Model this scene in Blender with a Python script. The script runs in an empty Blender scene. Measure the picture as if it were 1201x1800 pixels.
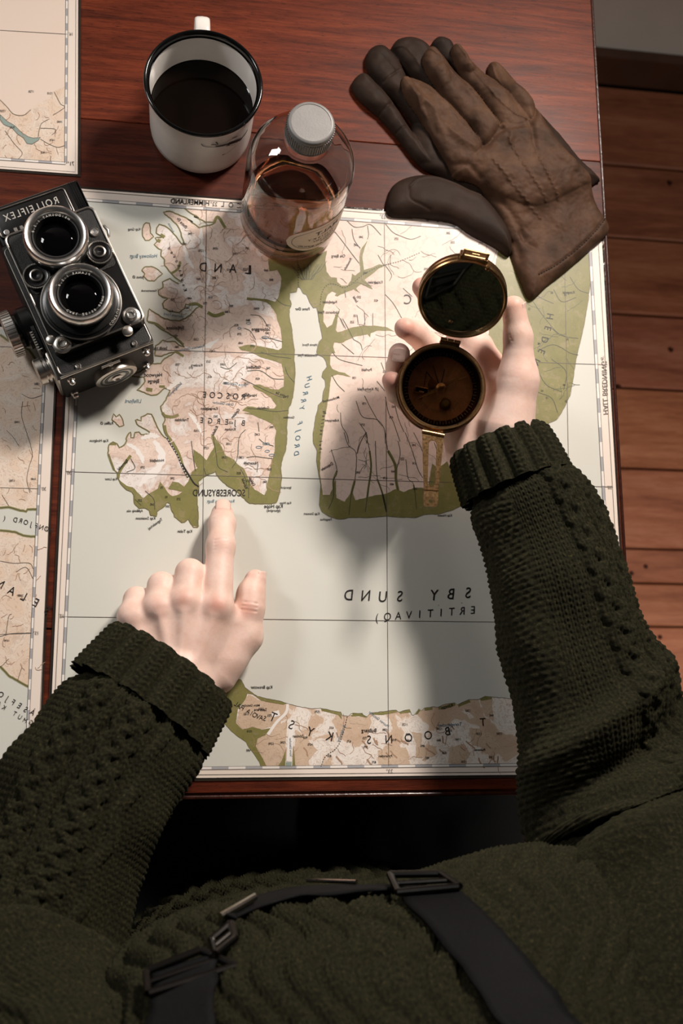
import bpy, bmesh, math, random
import numpy as np
from mathutils import Vector, Matrix
from mathutils.bvhtree import BVHTree

# ------------------------------------------------------------------ camera, world, lights, exposure
SC = bpy.context.scene
COL = SC.collection
FPX = 1900.0
CAM = np.array([-0.15723153, -0.21109480, 0.955])
ROT = np.array([[0.9868829, 0.02781461, 0.15902354],
                [-0.00508038, -0.97920696, 0.20280018],
                [0.16135777, -0.20094793, -0.9662213]])      # world <- camera (x right, y down, z forward)
cam_data = bpy.data.cameras.new('camera')
cam_data.sensor_fit = 'VERTICAL'
cam_data.sensor_height = 36.0
cam_data.sensor_width = 24.0
cam_data.lens = 38.0
cam_data.clip_start = 0.01
cam_data.dof.use_dof = True
cam_data.dof.focus_distance = 0.95
cam_data.dof.aperture_fstop = 7.0
cam_ob = bpy.data.objects.new('camera', cam_data)
COL.objects.link(cam_ob)
_m = Matrix.Identity(4)
for r in range(3):
    _m[r][0] = ROT[r][0]; _m[r][1] = -ROT[r][1]; _m[r][2] = -ROT[r][2]; _m[r][3] = CAM[r]
cam_ob.matrix_world = _m
SC.camera = cam_ob

world = bpy.data.worlds.new('room_air')
world.use_nodes = True
world.node_tree.nodes['Background'].inputs[0].default_value = (0.75, 0.72, 0.70, 1)
world.node_tree.nodes['Background'].inputs[1].default_value = 0.022
SC.world = world

def area_light(name, loc, target, size, power, color, size_y=None, spread=180):
    d = bpy.data.lights.new(name, 'AREA')
    d.energy = power; d.color = color; d.size = size
    if size_y:
        d.shape = 'RECTANGLE'; d.size_y = size_y
    d.spread = math.radians(spread)
    o = bpy.data.objects.new(name, d)
    o.location = loc
    o.rotation_euler = (Vector(target) - Vector(loc)).to_track_quat('-Z', 'Y').to_euler()
    COL.objects.link(o)
    return o
area_light('window_light', (-1.05, 0.62, 0.95), (0, 0.0, 0), 0.22, 6.2, (1.0, 0.98, 0.96), 0.28)
area_light('pendant_lamp_light', (0.46, 0.85, 0.92), (-0.10, -0.30, 0), 0.20, 6.3, (1.0, 0.89, 0.80), 0.22, 94)
area_light('side_window_light', (1.50, -0.62, 0.62), (0.66, -0.05, -0.75), 0.36, 3.3, (1.0, 0.93, 0.86), 0.36, 70)

vs = SC.view_settings
vs.view_transform = 'Standard'
vs.look = 'None'
vs.gamma = 1.0
vs.use_curve_mapping = False
vs.exposure = 0.08

# ------------------------------------------------------------------ helpers
def at(px, py, z=0.0):
    """point of the picture frame (1201 x 1800) carried to height z in the room"""
    px = np.asarray(px, float); py = np.asarray(py, float); z = np.asarray(z, float)
    d = np.stack([(px - 600.5) / FPX, (py - 900) / FPX, np.ones_like(px * py)], -1) @ ROT.T
    t = (z - CAM[2]) / d[..., 2]
    return CAM + d * t[..., None]

def S(r, g, b):
    f = lambda c: (c / 255 / 12.92) if c / 255 <= 0.04045 else ((c / 255 + 0.055) / 1.055) ** 2.4
    return (f(r), f(g), f(b), 1.0)

class NT:
    def __init__(self, name):
        self.m = bpy.data.materials.new(name); self.m.use_nodes = True
        self.t = self.m.node_tree; self.n = self.t.nodes
        self.b = self.n['Principled BSDF']; self.out = self.n['Material Output']
        self.tc = None
    def node(self, typ, **kw):
        n = self.n.new(typ)
        for k, v in kw.items(): setattr(n, k, v)
        return n
    def link(self, a, b): self.t.links.new(a, b); return b
    def coord(self, kind='Object', scale=(1, 1, 1), rot=(0, 0, 0)):
        if self.tc is None: self.tc = self.node('ShaderNodeTexCoord')
        mp = self.node('ShaderNodeMapping')
        mp.inputs['Scale'].default_value = scale; mp.inputs['Rotation'].default_value = rot
        self.link(self.tc.outputs[kind], mp.inputs['Vector'])
        return mp.outputs['Vector']
    def noise(self, vec, scale, detail=3, rough=0.55, dist=0.0):
        n = self.node('ShaderNodeTexNoise'); self.link(vec, n.inputs['Vector'])
        n.inputs['Scale'].default_value = scale; n.inputs['Detail'].default_value = detail
        n.inputs['Roughness'].default_value = rough; n.inputs['Distortion'].default_value = dist
        return n.outputs['Fac']
    def ramp(self, fac, stops, interp='LINEAR'):
        r = self.node('ShaderNodeValToRGB'); self.link(fac, r.inputs['Fac'])
        cr = r.color_ramp; cr.interpolation = interp
        while len(cr.elements) < len(stops): cr.elements.new(0.5)
        for e, (p, c) in zip(cr.elements, stops):
            e.position = p; e.color = c if len(c) == 4 else (*c, 1)
        return r.outputs['Color']
    def math(self, op, a, b=None, c=None):
        n = self.node('ShaderNodeMath', operation=op)
        for i, v in enumerate((a, b, c)):
            if v is None: continue
            if isinstance(v, (int, float)): n.inputs[i].default_value = v
            else: self.link(v, n.inputs[i])
        return n.outputs[0]
    def mix(self, fac, a, b, blend='MIX'):
        n = self.node('ShaderNodeMix', data_type='RGBA', blend_type=blend)
        for s, v in ((n.inputs[0], fac), (n.inputs[6], a), (n.inputs[7], b)):
            if isinstance(v, (int, float)): s.default_value = v
            elif isinstance(v, tuple): s.default_value = v
            else: self.link(v, s)
        return n.outputs[2]
    def bump(self, height, strength=0.3, dist=0.001):
        n = self.node('ShaderNodeBump'); self.link(height, n.inputs['Height'])
        n.inputs['Strength'].default_value = strength; n.inputs['Distance'].default_value = dist
        self.link(n.outputs[0], self.b.inputs['Normal'])
    def set(self, **kw):
        for k, v in kw.items():
            s = self.b.inputs[k.replace('_', ' ')]
            if hasattr(v, 'is_output'): self.link(v, s)
            else: s.default_value = v
        return self

def plain(name, col, rough=0.5, metal=0.0, spec=0.5, var=0.12, scale=60, bump=0.0, bscale=400, **kw):
    """principled material with a procedural tone variation and optional fine relief"""
    t = NT(name)
    v = t.coord()
    n = t.noise(v, scale, 4)
    lo = tuple(c * (1 - var) for c in col[:3]) + (1,); hi = tuple(min(1, c * (1 + var)) for c in col[:3]) + (1,)
    t.set(Base_Color=t.ramp(n, [(0.3, lo), (0.7, hi)]), Roughness=rough, Metallic=metal)
    t.b.inputs['Specular IOR Level'].default_value = spec
    if bump: t.bump(t.noise(v, bscale, 3), bump, 0.0006)
    t.set(**kw)
    return t.m

def mk(name, verts, faces, mat=None, parent=None, smooth=False, loc=None):
    me = bpy.data.meshes.new(name)
    if isinstance(faces, np.ndarray):
        v = np.ascontiguousarray(verts, np.float32); k = faces.shape[1]
        me.vertices.add(len(v)); me.vertices.foreach_set('co', v.ravel())
        me.loops.add(faces.size); me.loops.foreach_set('vertex_index', np.ascontiguousarray(faces, np.int32).ravel())
        me.polygons.add(len(faces))
        me.polygons.foreach_set('loop_start', np.arange(0, faces.size, k, dtype=np.int32))
        me.update(calc_edges=True); me.validate()
    else:
        me.from_pydata([tuple(map(float, p)) for p in verts], [], [tuple(map(int, f)) for f in faces]); me.update()
    if smooth: me.polygons.foreach_set('use_smooth', np.ones(len(me.polygons), bool))
    o = bpy.data.objects.new(name, me); COL.objects.link(o)
    if mat is not None: me.materials.append(mat)
    if parent is not None: o.parent = parent
    if loc is not None: o.location = loc
    return o

def from_bm(name, bm, mat=None, parent=None, smooth=False, angle=None):
    me = bpy.data.meshes.new(name); bm.to_mesh(me); bm.free()
    if smooth:
        me.polygons.foreach_set('use_smooth', np.ones(len(me.polygons), bool))
        if angle: me.set_sharp_from_angle(angle=math.radians(angle))
    o = bpy.data.objects.new(name, me); COL.objects.link(o)
    if mat is not None: me.materials.append(mat)
    if parent is not None: o.parent = parent
    return o

def empty(name, loc=(0, 0, 0)):
    o = bpy.data.objects.new(name, None); o.empty_display_size = 0.02
    COL.objects.link(o); o.location = loc
    return o

def tag(o, label=None, cat=None, group=None, kind=None):
    for k, v in (('label', label), ('category', cat), ('group', group), ('kind', kind)):
        if v: o[k] = v
    return o

class MB:
    """collects shapes for ONE mesh; frame T (4x4) is applied to whatever is added"""
    def __init__(self, T=None): self.v = []; self.f = []; self.T = T if T is not None else np.eye(4)
    def add(self, verts, faces, T=None):
        v = np.asarray(verts, float).reshape(-1, 3)
        T = self.T if T is None else self.T @ T
        v = v @ T[:3, :3].T + T[:3, 3]
        o = len(self.v); self.v.extend(v.tolist())
        self.f.extend([tuple(i + o for i in f) for f in faces])
        return self
    def box(self, lo, hi, T=None):
        x0, y0, z0 = lo; x1, y1, z1 = hi
        v = [(x0, y0, z0), (x1, y0, z0), (x1, y1, z0), (x0, y1, z0), (x0, y0, z1), (x1, y0, z1), (x1, y1, z1), (x0, y1, z1)]
        return self.add(v, [(0, 3, 2, 1), (4, 5, 6, 7), (0, 1, 5, 4), (1, 2, 6, 5), (2, 3, 7, 6), (3, 0, 4, 7)], T)
    def bbox(self, lo, hi, b, T=None, seg=2):
        bm = bmesh.new(); bmesh.ops.create_cube(bm, size=1)
        for w in bm.verts:
            w.co = [lo[i] + (w.co[i] + .5) * (hi[i] - lo[i]) for i in range(3)]
        bmesh.ops.bevel(bm, geom=list(bm.edges), offset=b, segments=seg, affect='EDGES', profile=0.5)
        bm.verts.index_update()
        r = self.add([tuple(w.co) for w in bm.verts], [tuple(w.index for w in f.verts) for f in bm.faces], T)
        bm.free(); return r
    def lathe(self, prof, seg=48, T=None, closed=False):
        """profile of (radius, height) turned about z"""
        v = []; f = []; n = len(prof)
        for r, h in prof:
            for k in range(seg):
                a = 2 * math.pi * k / seg; v.append((r * math.cos(a), r * math.sin(a), h))
        for i in range(n if closed else n - 1):
            j = (i + 1) % n
            for k in range(seg):
                l = (k + 1) % seg
                f.append((i * seg + k, i * seg + l, j * seg + l, j * seg + k))
        if not closed:
            if prof[0][0] > 1e-6: f.append(tuple(range(seg - 1, -1, -1)))
            if prof[-1][0] > 1e-6: f.append(tuple((n - 1) * seg + k for k in range(seg)))
        return self.add(v, f, T)
    def prism(self, poly, z0, z1, T=None):
        n = len(poly)
        v = [(x, y, z0) for x, y in poly] + [(x, y, z1) for x, y in poly]
        f = [tuple(range(n - 1, -1, -1)), tuple(range(n, 2 * n))] + [(i, (i + 1) % n, n + (i + 1) % n, n + i) for i in range(n)]
        return self.add(v, f, T)
    def tube(self, pts, rad, seg=10, T=None, closed=False):
        pts = np.asarray(pts, float); n = len(pts)
        rad = np.broadcast_to(np.asarray(rad, float), (n,))
        if closed: tan = np.roll(pts, -1, 0) - np.roll(pts, 1, 0)
        else: tan = np.gradient(pts, axis=0)
        tan /= np.linalg.norm(tan, axis=1)[:, None] + 1e-12
        up = np.array([0, 0, 1.0]) if abs(tan[0][2]) < .9 else np.array([1.0, 0, 0])
        v = []; f = []
        N = up - tan[0] * (up @ tan[0]); N /= np.linalg.norm(N)
        for i in range(n):
            N = N - tan[i] * (N @ tan[i]); N /= np.linalg.norm(N); B = np.cross(tan[i], N)
            for k in range(seg):
                a = 2 * math.pi * k / seg
                v.append(pts[i] + rad[i] * (math.cos(a) * N + math.sin(a) * B))
        for i in range(n if closed else n - 1):
            j = (i + 1) % n
            for k in range(seg):
                l = (k + 1) % seg; f.append((i * seg + k, i * seg + l, j * seg + l, j * seg + k))
        if not closed: f += [tuple(range(seg - 1, -1, -1)), tuple((n - 1) * seg + k for k in range(seg))]
        return self.add(v, f, T)
    def build(self, name, mat, parent=None, smooth=False, angle=35):
        o = mk(name, self.v, self.f, mat, parent, smooth)
        if smooth: o.data.set_sharp_from_angle(angle=math.radians(angle))
        return o

def TR(loc=(0, 0, 0), x=(1, 0, 0), y=(0, 1, 0), z=(0, 0, 1)):
    m = np.eye(4); m[:3, 0] = x; m[:3, 1] = y; m[:3, 2] = z; m[:3, 3] = loc; return m
def frame(loc, z, yhint):
    z = np.asarray(z, float); z = z / np.linalg.norm(z); y = np.asarray(yhint, float)
    y = y - z * (y @ z); y /= np.linalg.norm(y)
    return TR(loc, np.cross(y, z), y, z)

def spline(pts, n, t=None):
    """Catmull-Rom through rows of pts"""
    P = np.asarray(pts, float); m = len(P)
    Q = np.vstack([2 * P[0] - P[1], P, 2 * P[-1] - P[-2]])
    t = np.linspace(0, m - 1, n) if t is None else t; i = np.minimum(t.astype(int), m - 2); u = (t - i)[:, None]
    a, b, c, d = Q[i], Q[i + 1], Q[i + 2], Q[i + 3]
    return 0.5 * (2 * b + (c - a) * u + (2 * a - 5 * b + 4 * c - d) * u ** 2 + (3 * b - a - 3 * c + d) * u ** 3)

def vnoise(x, y, seed, scale):
    """smooth value noise in 2D"""
    rs = np.random.RandomState(seed); g = rs.rand(64, 64)
    x = x * scale; y = y * scale
    i = np.floor(x).astype(int); j = np.floor(y).astype(int); u = x - i; v = y - j
    u = u * u * (3 - 2 * u); v = v * v * (3 - 2 * v)
    G = lambda a, b: g[a % 64, b % 64]
    return (G(i, j) * (1 - u) + G(i + 1, j) * u) * (1 - v) + (G(i, j + 1) * (1 - u) + G(i + 1, j + 1) * u) * v

# ---- signed distance modelling
def surface_nets(F, org, h):
    nx, ny, nz = F.shape
    s = F < 0
    cnt = np.zeros((nx - 1, ny - 1, nz - 1), np.int8)
    offs = [(a, b, c) for a in (0, 1) for b in (0, 1) for c in (0, 1)]
    for a, b, c in offs: cnt += s[a:nx - 1 + a, b:ny - 1 + b, c:nz - 1 + c]
    act = (cnt > 0) & (cnt < 8)
    idx = np.argwhere(act)
    ids = -np.ones(act.shape, np.int32); ids[act] = np.arange(len(idx))
    acc = np.zeros((len(idx), 3)); num = np.zeros(len(idx))
    val = {o: F[idx[:, 0] + o[0], idx[:, 1] + o[1], idx[:, 2] + o[2]] for o in offs}
    for o in offs:
        for ax in range(3):
            if o[ax]: continue
            p = list(o); p[ax] = 1; p = tuple(p)
            a, b = val[o], val[p]
            m = (a < 0) != (b < 0)
            t = np.where(m, a / np.where(m, a - b, 1), 0)
            q = np.array(o, float)[None, :].repeat(len(idx), 0); q[:, ax] = t
            acc[m] += q[m]; num[m] += 1
    V = (idx + acc / num[:, None]) * h + np.asarray(org)
    faces = []
    for ax in range(3):
        sl0 = [slice(None)] * 3; sl1 = [slice(None)] * 3
        sl0[ax] = slice(0, -1); sl1[ax] = slice(1, None)
        a = s[tuple(sl0)]; b = s[tuple(sl1)]
        e = np.argwhere(a != b)
        u, w = [(1, 2), (2, 0), (0, 1)][ax]
        ok = (e[:, u] > 0) & (e[:, w] > 0) & (e[:, u] < F.shape[u] - 1) & (e[:, w] < F.shape[w] - 1)
        e = e[ok]
        def cell(du, dw):
            c = e.copy(); c[:, u] += du; c[:, w] += dw; return ids[c[:, 0], c[:, 1], c[:, 2]]
        q = np.stack([cell(-1, -1), cell(0, -1), cell(0, 0), cell(-1, 0)], 1)
        flip = ~a[e[:, 0], e[:, 1], e[:, 2]]
        q[flip] = q[flip][:, ::-1]
        faces.append(q)
    return V, np.concatenate(faces)

class SDF:
    def __init__(self, lo, hi, h):
        self.lo = np.asarray(lo, float); self.h = h
        self.n = np.ceil((np.asarray(hi) - self.lo) / h).astype(int) + 1
        self.F = np.full(self.n, 0.05, np.float32)
        self.ax = [self.lo[i] + h * np.arange(self.n[i]) for i in range(3)]
    def block(self, lo, hi):
        i0 = np.clip(np.floor((np.asarray(lo) - self.lo) / self.h).astype(int), 0, self.n - 1)
        i1 = np.clip(np.ceil((np.asarray(hi) - self.lo) / self.h).astype(int) + 1, 1, self.n)
        sl = tuple(slice(a, b) for a, b in zip(i0, i1))
        X, Y, Z = np.meshgrid(*[self.ax[i][sl[i]] for i in range(3)], indexing='ij', sparse=True)
        return sl, X, Y, Z
    def put(self, sl, d, k, sub=False):
        a = self.F[sl]; d = d.astype(np.float32)
        if sub:
            d = -d; hh = np.maximum(k - np.abs(a - d), 0) / k
            self.F[sl] = np.maximum(a, d) + hh * hh * k * .25
        else:
            hh = np.maximum(k - np.abs(a - d), 0) / k
            self.F[sl] = np.minimum(a, d) - hh * hh * k * .25
    def cone(self, p, q, r1, r2, k=0.004, sub=False, flat=None):
        p = np.asarray(p, float); q = np.asarray(q, float); m = max(r1, r2) + k + 3 * self.h
        sl, X, Y, Z = self.block(np.minimum(p, q) - m, np.maximum(p, q) + m)
        d = q - p; L = d @ d + 1e-12
        t = np.clip(((X - p[0]) * d[0] + (Y - p[1]) * d[1] + (Z - p[2]) * d[2]) / L, 0, 1)
        D = np.sqrt((X - p[0] - t * d[0]) ** 2 + (Y - p[1] - t * d[1]) ** 2 + (Z - p[2] - t * d[2]) ** 2)
        self.put(sl, D - (r1 + (r2 - r1) * t), k, sub)
    def chain(self, pts, rads, k=0.003):
        for i in range(len(pts) - 1): self.cone(pts[i], pts[i + 1], rads[i], rads[i + 1], k)
    def ell(self, c, r, k=0.004, R=None, sub=False):
        c = np.asarray(c, float); r = np.asarray(r, float); m = r.max() + k + 3 * self.h
        sl, X, Y, Z = self.block(c - m, c + m)
        dx, dy, dz = X - c[0], Y - c[1], Z - c[2]
        if R is not None:
            dx, dy, dz = (R[0][0] * dx + R[0][1] * dy + R[0][2] * dz, R[1][0] * dx + R[1][1] * dy + R[1][2] * dz, R[2][0] * dx + R[2][1] * dy + R[2][2] * dz)
        k0 = np.sqrt((dx / r[0]) ** 2 + (dy / r[1]) ** 2 + (dz / r[2]) ** 2)
        k1 = np.sqrt((dx / r[0] ** 2) ** 2 + (dy / r[1] ** 2) ** 2 + (dz / r[2] ** 2) ** 2) + 1e-9
        self.put(sl, k0 * (k0 - 1) / k1, k, sub)
    def mesh(self): return surface_nets(self.F, self.lo, self.h)

def poly_sd(X, Y, poly):
    """signed distance (positive inside) of points to a closed polygon"""
    P = np.asarray(poly, float); Q = np.roll(P, -1, 0)
    best = np.full(X.shape, 1e9); ins = np.zeros(X.shape, bool)
    for (ax, ay), (bx, by) in zip(P, Q):
        dx, dy = bx - ax, by - ay
        t = np.clip(((X - ax) * dx + (Y - ay) * dy) / (dx * dx + dy * dy + 1e-15), 0, 1)
        best = np.minimum(best, (X - ax - t * dx) ** 2 + (Y - ay - t * dy) ** 2)
        c = ((ay > Y) != (by > Y)) & (X < dx * (Y - ay) / (dy if abs(dy) > 1e-12 else 1e-12) + ax)
        ins ^= c
    d = np.sqrt(best)
    return np.where(ins, d, -d)

_tcache = {}
def text_mesh(s, shear=0.0, spacing=1.0, bold=0.0):
    key = (s, shear, spacing, bold)
    if key not in _tcache:
        cu = bpy.data.curves.new('t', 'FONT'); cu.body = s; cu.size = 1.0; cu.shear = shear
        cu.space_character = spacing; cu.align_x = 'CENTER'; cu.align_y = 'CENTER'; cu.offset = bold
        cu.resolution_u = 3; cu.fill_mode = 'FRONT'
        ob = bpy.data.objects.new('t', cu); me = ob.to_mesh()
        v = np.array([w.co[:2] for w in me.vertices]).reshape(-1, 2); f = [tuple(p.vertices) for p in me.polygons]
        ob.to_mesh_clear(); bpy.data.objects.remove(ob); bpy.data.curves.remove(cu)
        _tcache[key] = (v, f)
    return _tcache[key]
# ------------------------------------------------------------------ the room and the table
def wood(name, stops, rough, axis_scale, bump=0.25, fleck=True, coat=0.0):
    t = NT(name)
    oi = t.node('ShaderNodeObjectInfo')
    v = t.coord('Object', axis_scale)
    va = t.node('ShaderNodeVectorMath', operation='ADD')
    t.link(v, va.inputs[0])
    cb = t.node('ShaderNodeCombineXYZ')
    t.link(t.math('MULTIPLY', oi.outputs['Random'], 37.0), cb.inputs[0]); t.link(t.math('MULTIPLY', oi.outputs['Random'], 91.0), cb.inputs[2])
    t.link(cb.outputs[0], va.inputs[1]); v = va.outputs[0]
    broad = t.noise(v, 1.3, 5, 0.6, 0.6)
    fine = t.noise(v, 9.0, 6, 0.7, 0.3)
    f = t.math('ADD', t.math('MULTIPLY', broad, 0.62), t.math('MULTIPLY', fine, 0.38))
    col = t.ramp(f, stops)
    col = t.mix(1.0, col, oi.outputs['Color'], 'MULTIPLY')
    if fleck:
        v2 = t.coord('Object', (axis_scale[0] * 12, axis_scale[1] * 8, axis_scale[2] * 8))
        pore = t.math('GREATER_THAN', t.noise(v2, 1.0, 3, 0.6), 0.63)
        col = t.mix(t.math('MULTIPLY', pore, 0.7), col, (stops[0][1][0] * .45, stops[0][1][1] * .45, stops[0][1][2] * .45, 1))
    t.set(Base_Color=col, Roughness=t.math('ADD', t.math('MULTIPLY', fine, 0.25), rough - 0.12))
    t.b.inputs['Coat Weight'].default_value = coat; t.b.inputs['Coat Roughness'].default_value = 0.2
    t.b.inputs['Specular IOR Level'].default_value = .18
    t.bump(fine, bump, 0.0008)
    return t.m

M = {}
M['mahogany'] = wood('mahogany', [(0.30, S(60, 24, 14)), (0.45, S(104, 45, 26)), (0.58, S(134, 62, 36)), (0.75, S(160, 84, 52))], 0.45, (7, 110, 110), 0.2, True, 0.05)
M['floorboard'] = wood('floorboard_pine', [(0.30, S(104, 58, 40)), (0.5, S(150, 92, 66)), (0.7, S(178, 120, 92))], 0.5, (2.2, 16, 16), 0.35, False)
M['floor_dark'] = plain('floor_gap_dirt', S(26, 18, 14), 0.9)
M['wall'] = plain('wall_paint', S(214, 206, 196), 0.8, var=0.06, scale=5, bump=0.2, bscale=120)
M['skirting'] = plain('skirting_wood', S(72, 44, 30), 0.45, var=0.25, scale=9)

FZ = -0.75
floor = MB().box((-2.2, -1.9, FZ - 0.05), (2.2, 1.02, FZ - 0.022)).build('floor', M['floor_dark'])
tag(floor, 'wide reddish pine floorboards beside the table', 'floor', kind='structure')
seams = [1.00, .972, .812, .668, .522, .384, .239, .098, .039, -.034, -.18, -.345, -.49, -.64, -.79, -.94, -1.1, -1.25, -1.4, -1.55, -1.7, -1.88]
rs = random.Random(4)
tones = {2: .55, 3: .62, 4: .6, 5: .95, 6: 1.05, 7: .98, 8: 1.1, 9: 1.0, 10: 1.0}
knot = plain('knot', S(58, 32, 22), 0.8, spec=.1)
for i in range(1, len(seams) - 1):
    y1, y0 = seams[i], seams[i + 1]
    g = 0.0022 if i in (1, 2, 3, 4, 5, 6) else 0.0015
    dz = rs.uniform(-.0012, .0012)
    b = MB().bbox((-2.15, y0 + g, FZ - .022), (2.15, y1 - g, FZ + dz), 0.0025, seg=1).build('plank', M['floorboard'], floor)
    tn = rs.uniform(.82, 1.05)
    b.color = (tn, tn * rs.uniform(.94, 1.03), tn * rs.uniform(.9, 1.03), 1)
for (px, py) in ((1135, 996), (1180, 615), (1088, 680), (1160, 1120), (1110, 1008), (1178, 322)):
    p = at(px, py, FZ)
    MB().lathe([(0.0045, -.002), (0.0040, .0016), (0, .0019)], 14, TR((p[0], p[1], FZ))).build('nail_head', knot, floor, True)

wall = MB().box((-2.2, 0.99, FZ - .05), (2.2, 1.09, 1.9)).build('wall_back', M['wall'])
tag(wall, 'grey painted wall behind the table', 'wall', kind='structure')
bbd = MB().bbox((-2.2, 0.972, FZ), (2.2, 0.99, FZ + .085), 0.004).build('baseboard_back', M['skirting'])
tag(bbd, 'brown wooden skirting at the foot of the grey wall', 'baseboard', kind='structure')

# table
TX0, TX1, TY0, TY1 = -0.95, 0.2707, -0.260, 0.76
table = empty('table', (-0.34, 0.3, FZ))
tag(table, 'dark red mahogany table with plank top under the maps', 'table')
def child_of(o, parent):
    o.parent = parent; o.matrix_parent_inverse = Matrix.Translation(-Vector(parent.location)); return o
ys = [TY0, -.12, .12, .3635, .59, TY1]
for i in range(5):
    y0, y1 = ys[i], ys[i + 1]
    b = MB().bbox((TX0, y0 + .0002, -.030), (TX1, y1 - .0002, 0), 0.0007 if 0 < i else 0.002, seg=1).build('tabletop_plank', M['mahogany'])
    tn = [.50, .50, .40, .72, .72][i]
    b.color = (tn, tn * .92, tn * .86, 1)
    child_of(b, table)
edge_mat = plain('table_edge_varnish', S(54, 26, 18), 0.25, var=.3, scale=120, bump=.3, bscale=260)
for nm, lo, hi in (('edge_strip', (TX1, TY0, -.030), (TX1 + .0035, TY1, -.0006)), ('edge_strip', (TX0, TY0 - .0035, -.030), (TX1 + .0035, TY0, -.0006))):
    child_of(MB().bbox(lo, hi, .0012).build(nm, edge_mat), table)
apron = plain('apron_wood', S(48, 22, 16), 0.45, var=.25, scale=20)
for lo, hi in (((TX0 + .06, TY0 + .05, -.11), (TX1 - .06, TY0 + .07, -.03)), ((TX0 + .06, TY1 - .07, -.11), (TX1 - .06, TY1 - .05, -.03)),
               ((TX1 - .08, TY0 + .07, -.11), (TX1 - .06, TY1 - .07, -.03)), ((TX0 + .06, TY0 + .07, -.11), (TX0 + .08, TY1 - .07, -.03))):
    child_of(MB().bbox(lo, hi, .002).build('apron', apron), table)
for x in (TX0 + .09, TX1 - .09):
    for y in (TY0 + .08, TY1 - .08):
        pr_ = [(.021, FZ), (.026, FZ + .02), (.022, FZ + .2), (.03, FZ + .5), (.03, -.11), (.03, -.031)]
        child_of(MB().lathe(pr_, 20, TR((x, y, 0))).build('leg', apron, None, True), table)
# ------------------------------------------------------------------ the printed map sheets
TH = 0.0016                                      # thickness of a laminated sheet
ZL = [TH + 0.00005 * k for k in range(1, 12)]    # print layers
def printed(name, col, var=.03, rough=.42):
    t = NT(name); v = t.coord('Object')
    n = t.noise(v, 900, 2); n2 = t.noise(v, 14, 3)
    c = t.mix(t.math('MULTIPLY', n, .10), col, (col[0] * .72, col[1] * .72, col[2] * .70, 1))
    c = t.mix(t.math('MULTIPLY', n2, var * 4), c, (col[0] * .86, col[1] * .84, col[2] * .80, 1))
    t.set(Base_Color=c, Roughness=rough)
    t.bump(t.noise(v, 45, 2), .06, .0006)
    return t.m
def relief_print(name, stops, line_col, scale=26, bands=9, seed=0.0, line_amt=.55, offs=(0, 0, 0)):
    """hypsometric tints with contour lines, drawn from a noise relief"""
    t = NT(name); v = t.coord('Object')
    ad = t.node('ShaderNodeVectorMath', operation='ADD'); t.link(v, ad.inputs[0]); ad.inputs[1].default_value = (seed, seed * .7, 0); v = ad.outputs[0]
    h = t.noise(v, scale, 4.5, .56, .35)
    col = t.ramp(h, stops)
    fr = t.math('FRACT', t.math('MULTIPLY', h, bands * 3.2))
    ln = t.math('GREATER_THAN', fr, .86)
    fine = t.noise(v, scale * 5, 4, .6, 0)
    shade = t.math('GREATER_THAN', t.math('MULTIPLY', fine, t.math('GREATER_THAN', h, .5)), .56)
    col = t.mix(t.math('MULTIPLY', shade, .20), col, S(176, 150, 134))
    col = t.mix(t.math('MULTIPLY', ln, line_amt), col, line_col)
    n = t.noise(v, 900, 2)
    col = t.mix(t.math('MULTIPLY', n, .10), col, S(150, 130, 118))
    t.set(Base_Color=col, Roughness=.42)
    t.bump(t.noise(v, 45, 2), .06, .0006)
    return t.m
M['paper'] = printed('map_paper', S(240, 226, 214))
M['sea'] = printed('map_sea_tint', S(216, 216, 207))
M['land_w'] = relief_print('map_mountain_tint', [(.34, S(238, 218, 204)), (.44, S(232, 209, 194)), (.51, S(220, 196, 182)), (.56, S(236, 228, 222)), (.70, S(240, 236, 232))], S(178, 146, 128), 26, 6, 3.1, .42)
M['land_e'] = relief_print('map_upland_tint', [(.3, S(240, 219, 205)), (.5, S(237, 215, 201)), (.62, S(233, 211, 200)), (.7, S(238, 224, 214))], S(206, 184, 168), 16, 4, 7.7, .3)
M['land_s'] = relief_print('map_icecap_tint', [(.36, S(206, 178, 152)), (.47, S(214, 188, 164)), (.50, S(240, 230, 220)), (.7, S(243, 236, 228))], S(180, 152, 130), 34, 6, 1.3, .45)
M['land_l'] = relief_print('map_pale_tint', [(.34, S(232, 206, 182)), (.46, S(236, 214, 194)), (.52, S(238, 222, 206)), (.62, S(232, 208, 186))], S(196, 166, 142), 32, 7, 5.2, .55)
M['green'] = relief_print('map_lowland_green', [(.3, S(120, 117, 62)), (.55, S(130, 126, 70)), (.7, S(138, 132, 78))], S(100, 98, 54), 40, 3, 2.2, .25)
M['green_line'] = printed('map_coast_green', S(150, 142, 92))
M['tan'] = relief_print('map_tan_tint', [(.36, S(208, 182, 156)), (.6, S(216, 192, 168))], S(176, 148, 124), 40, 6, 4.4, .5)
M['peach'] = printed('map_peach_tint', S(236, 217, 202))
M['ice'] = printed('map_ice_white', S(242, 236, 230))
M['ink'] = printed('map_black_ink', S(34, 30, 28))
M['ink_thin'] = printed('map_grey_ink', S(104, 96, 88))
M['river'] = printed('map_river_ink', S(66, 72, 58))
M['blue_ink'] = printed('map_blue_ink', S(88, 120, 140))
M['frame_grey'] = printed('map_frame_grey', S(172, 172, 176))
M['brown_line'] = printed('map_contour_brown', S(176, 142, 118))
M['lake'] = printed('map_lake_blue', S(150, 166, 158))
lam = NT('laminate_film'); lam.set(Base_Color=S(60, 55, 50), Roughness=.12); lam.b.inputs['Alpha'].default_value = .55
lam.bump(lam.noise(lam.coord(), 240, 3), .5, .001); M['laminate'] = lam.m

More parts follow.
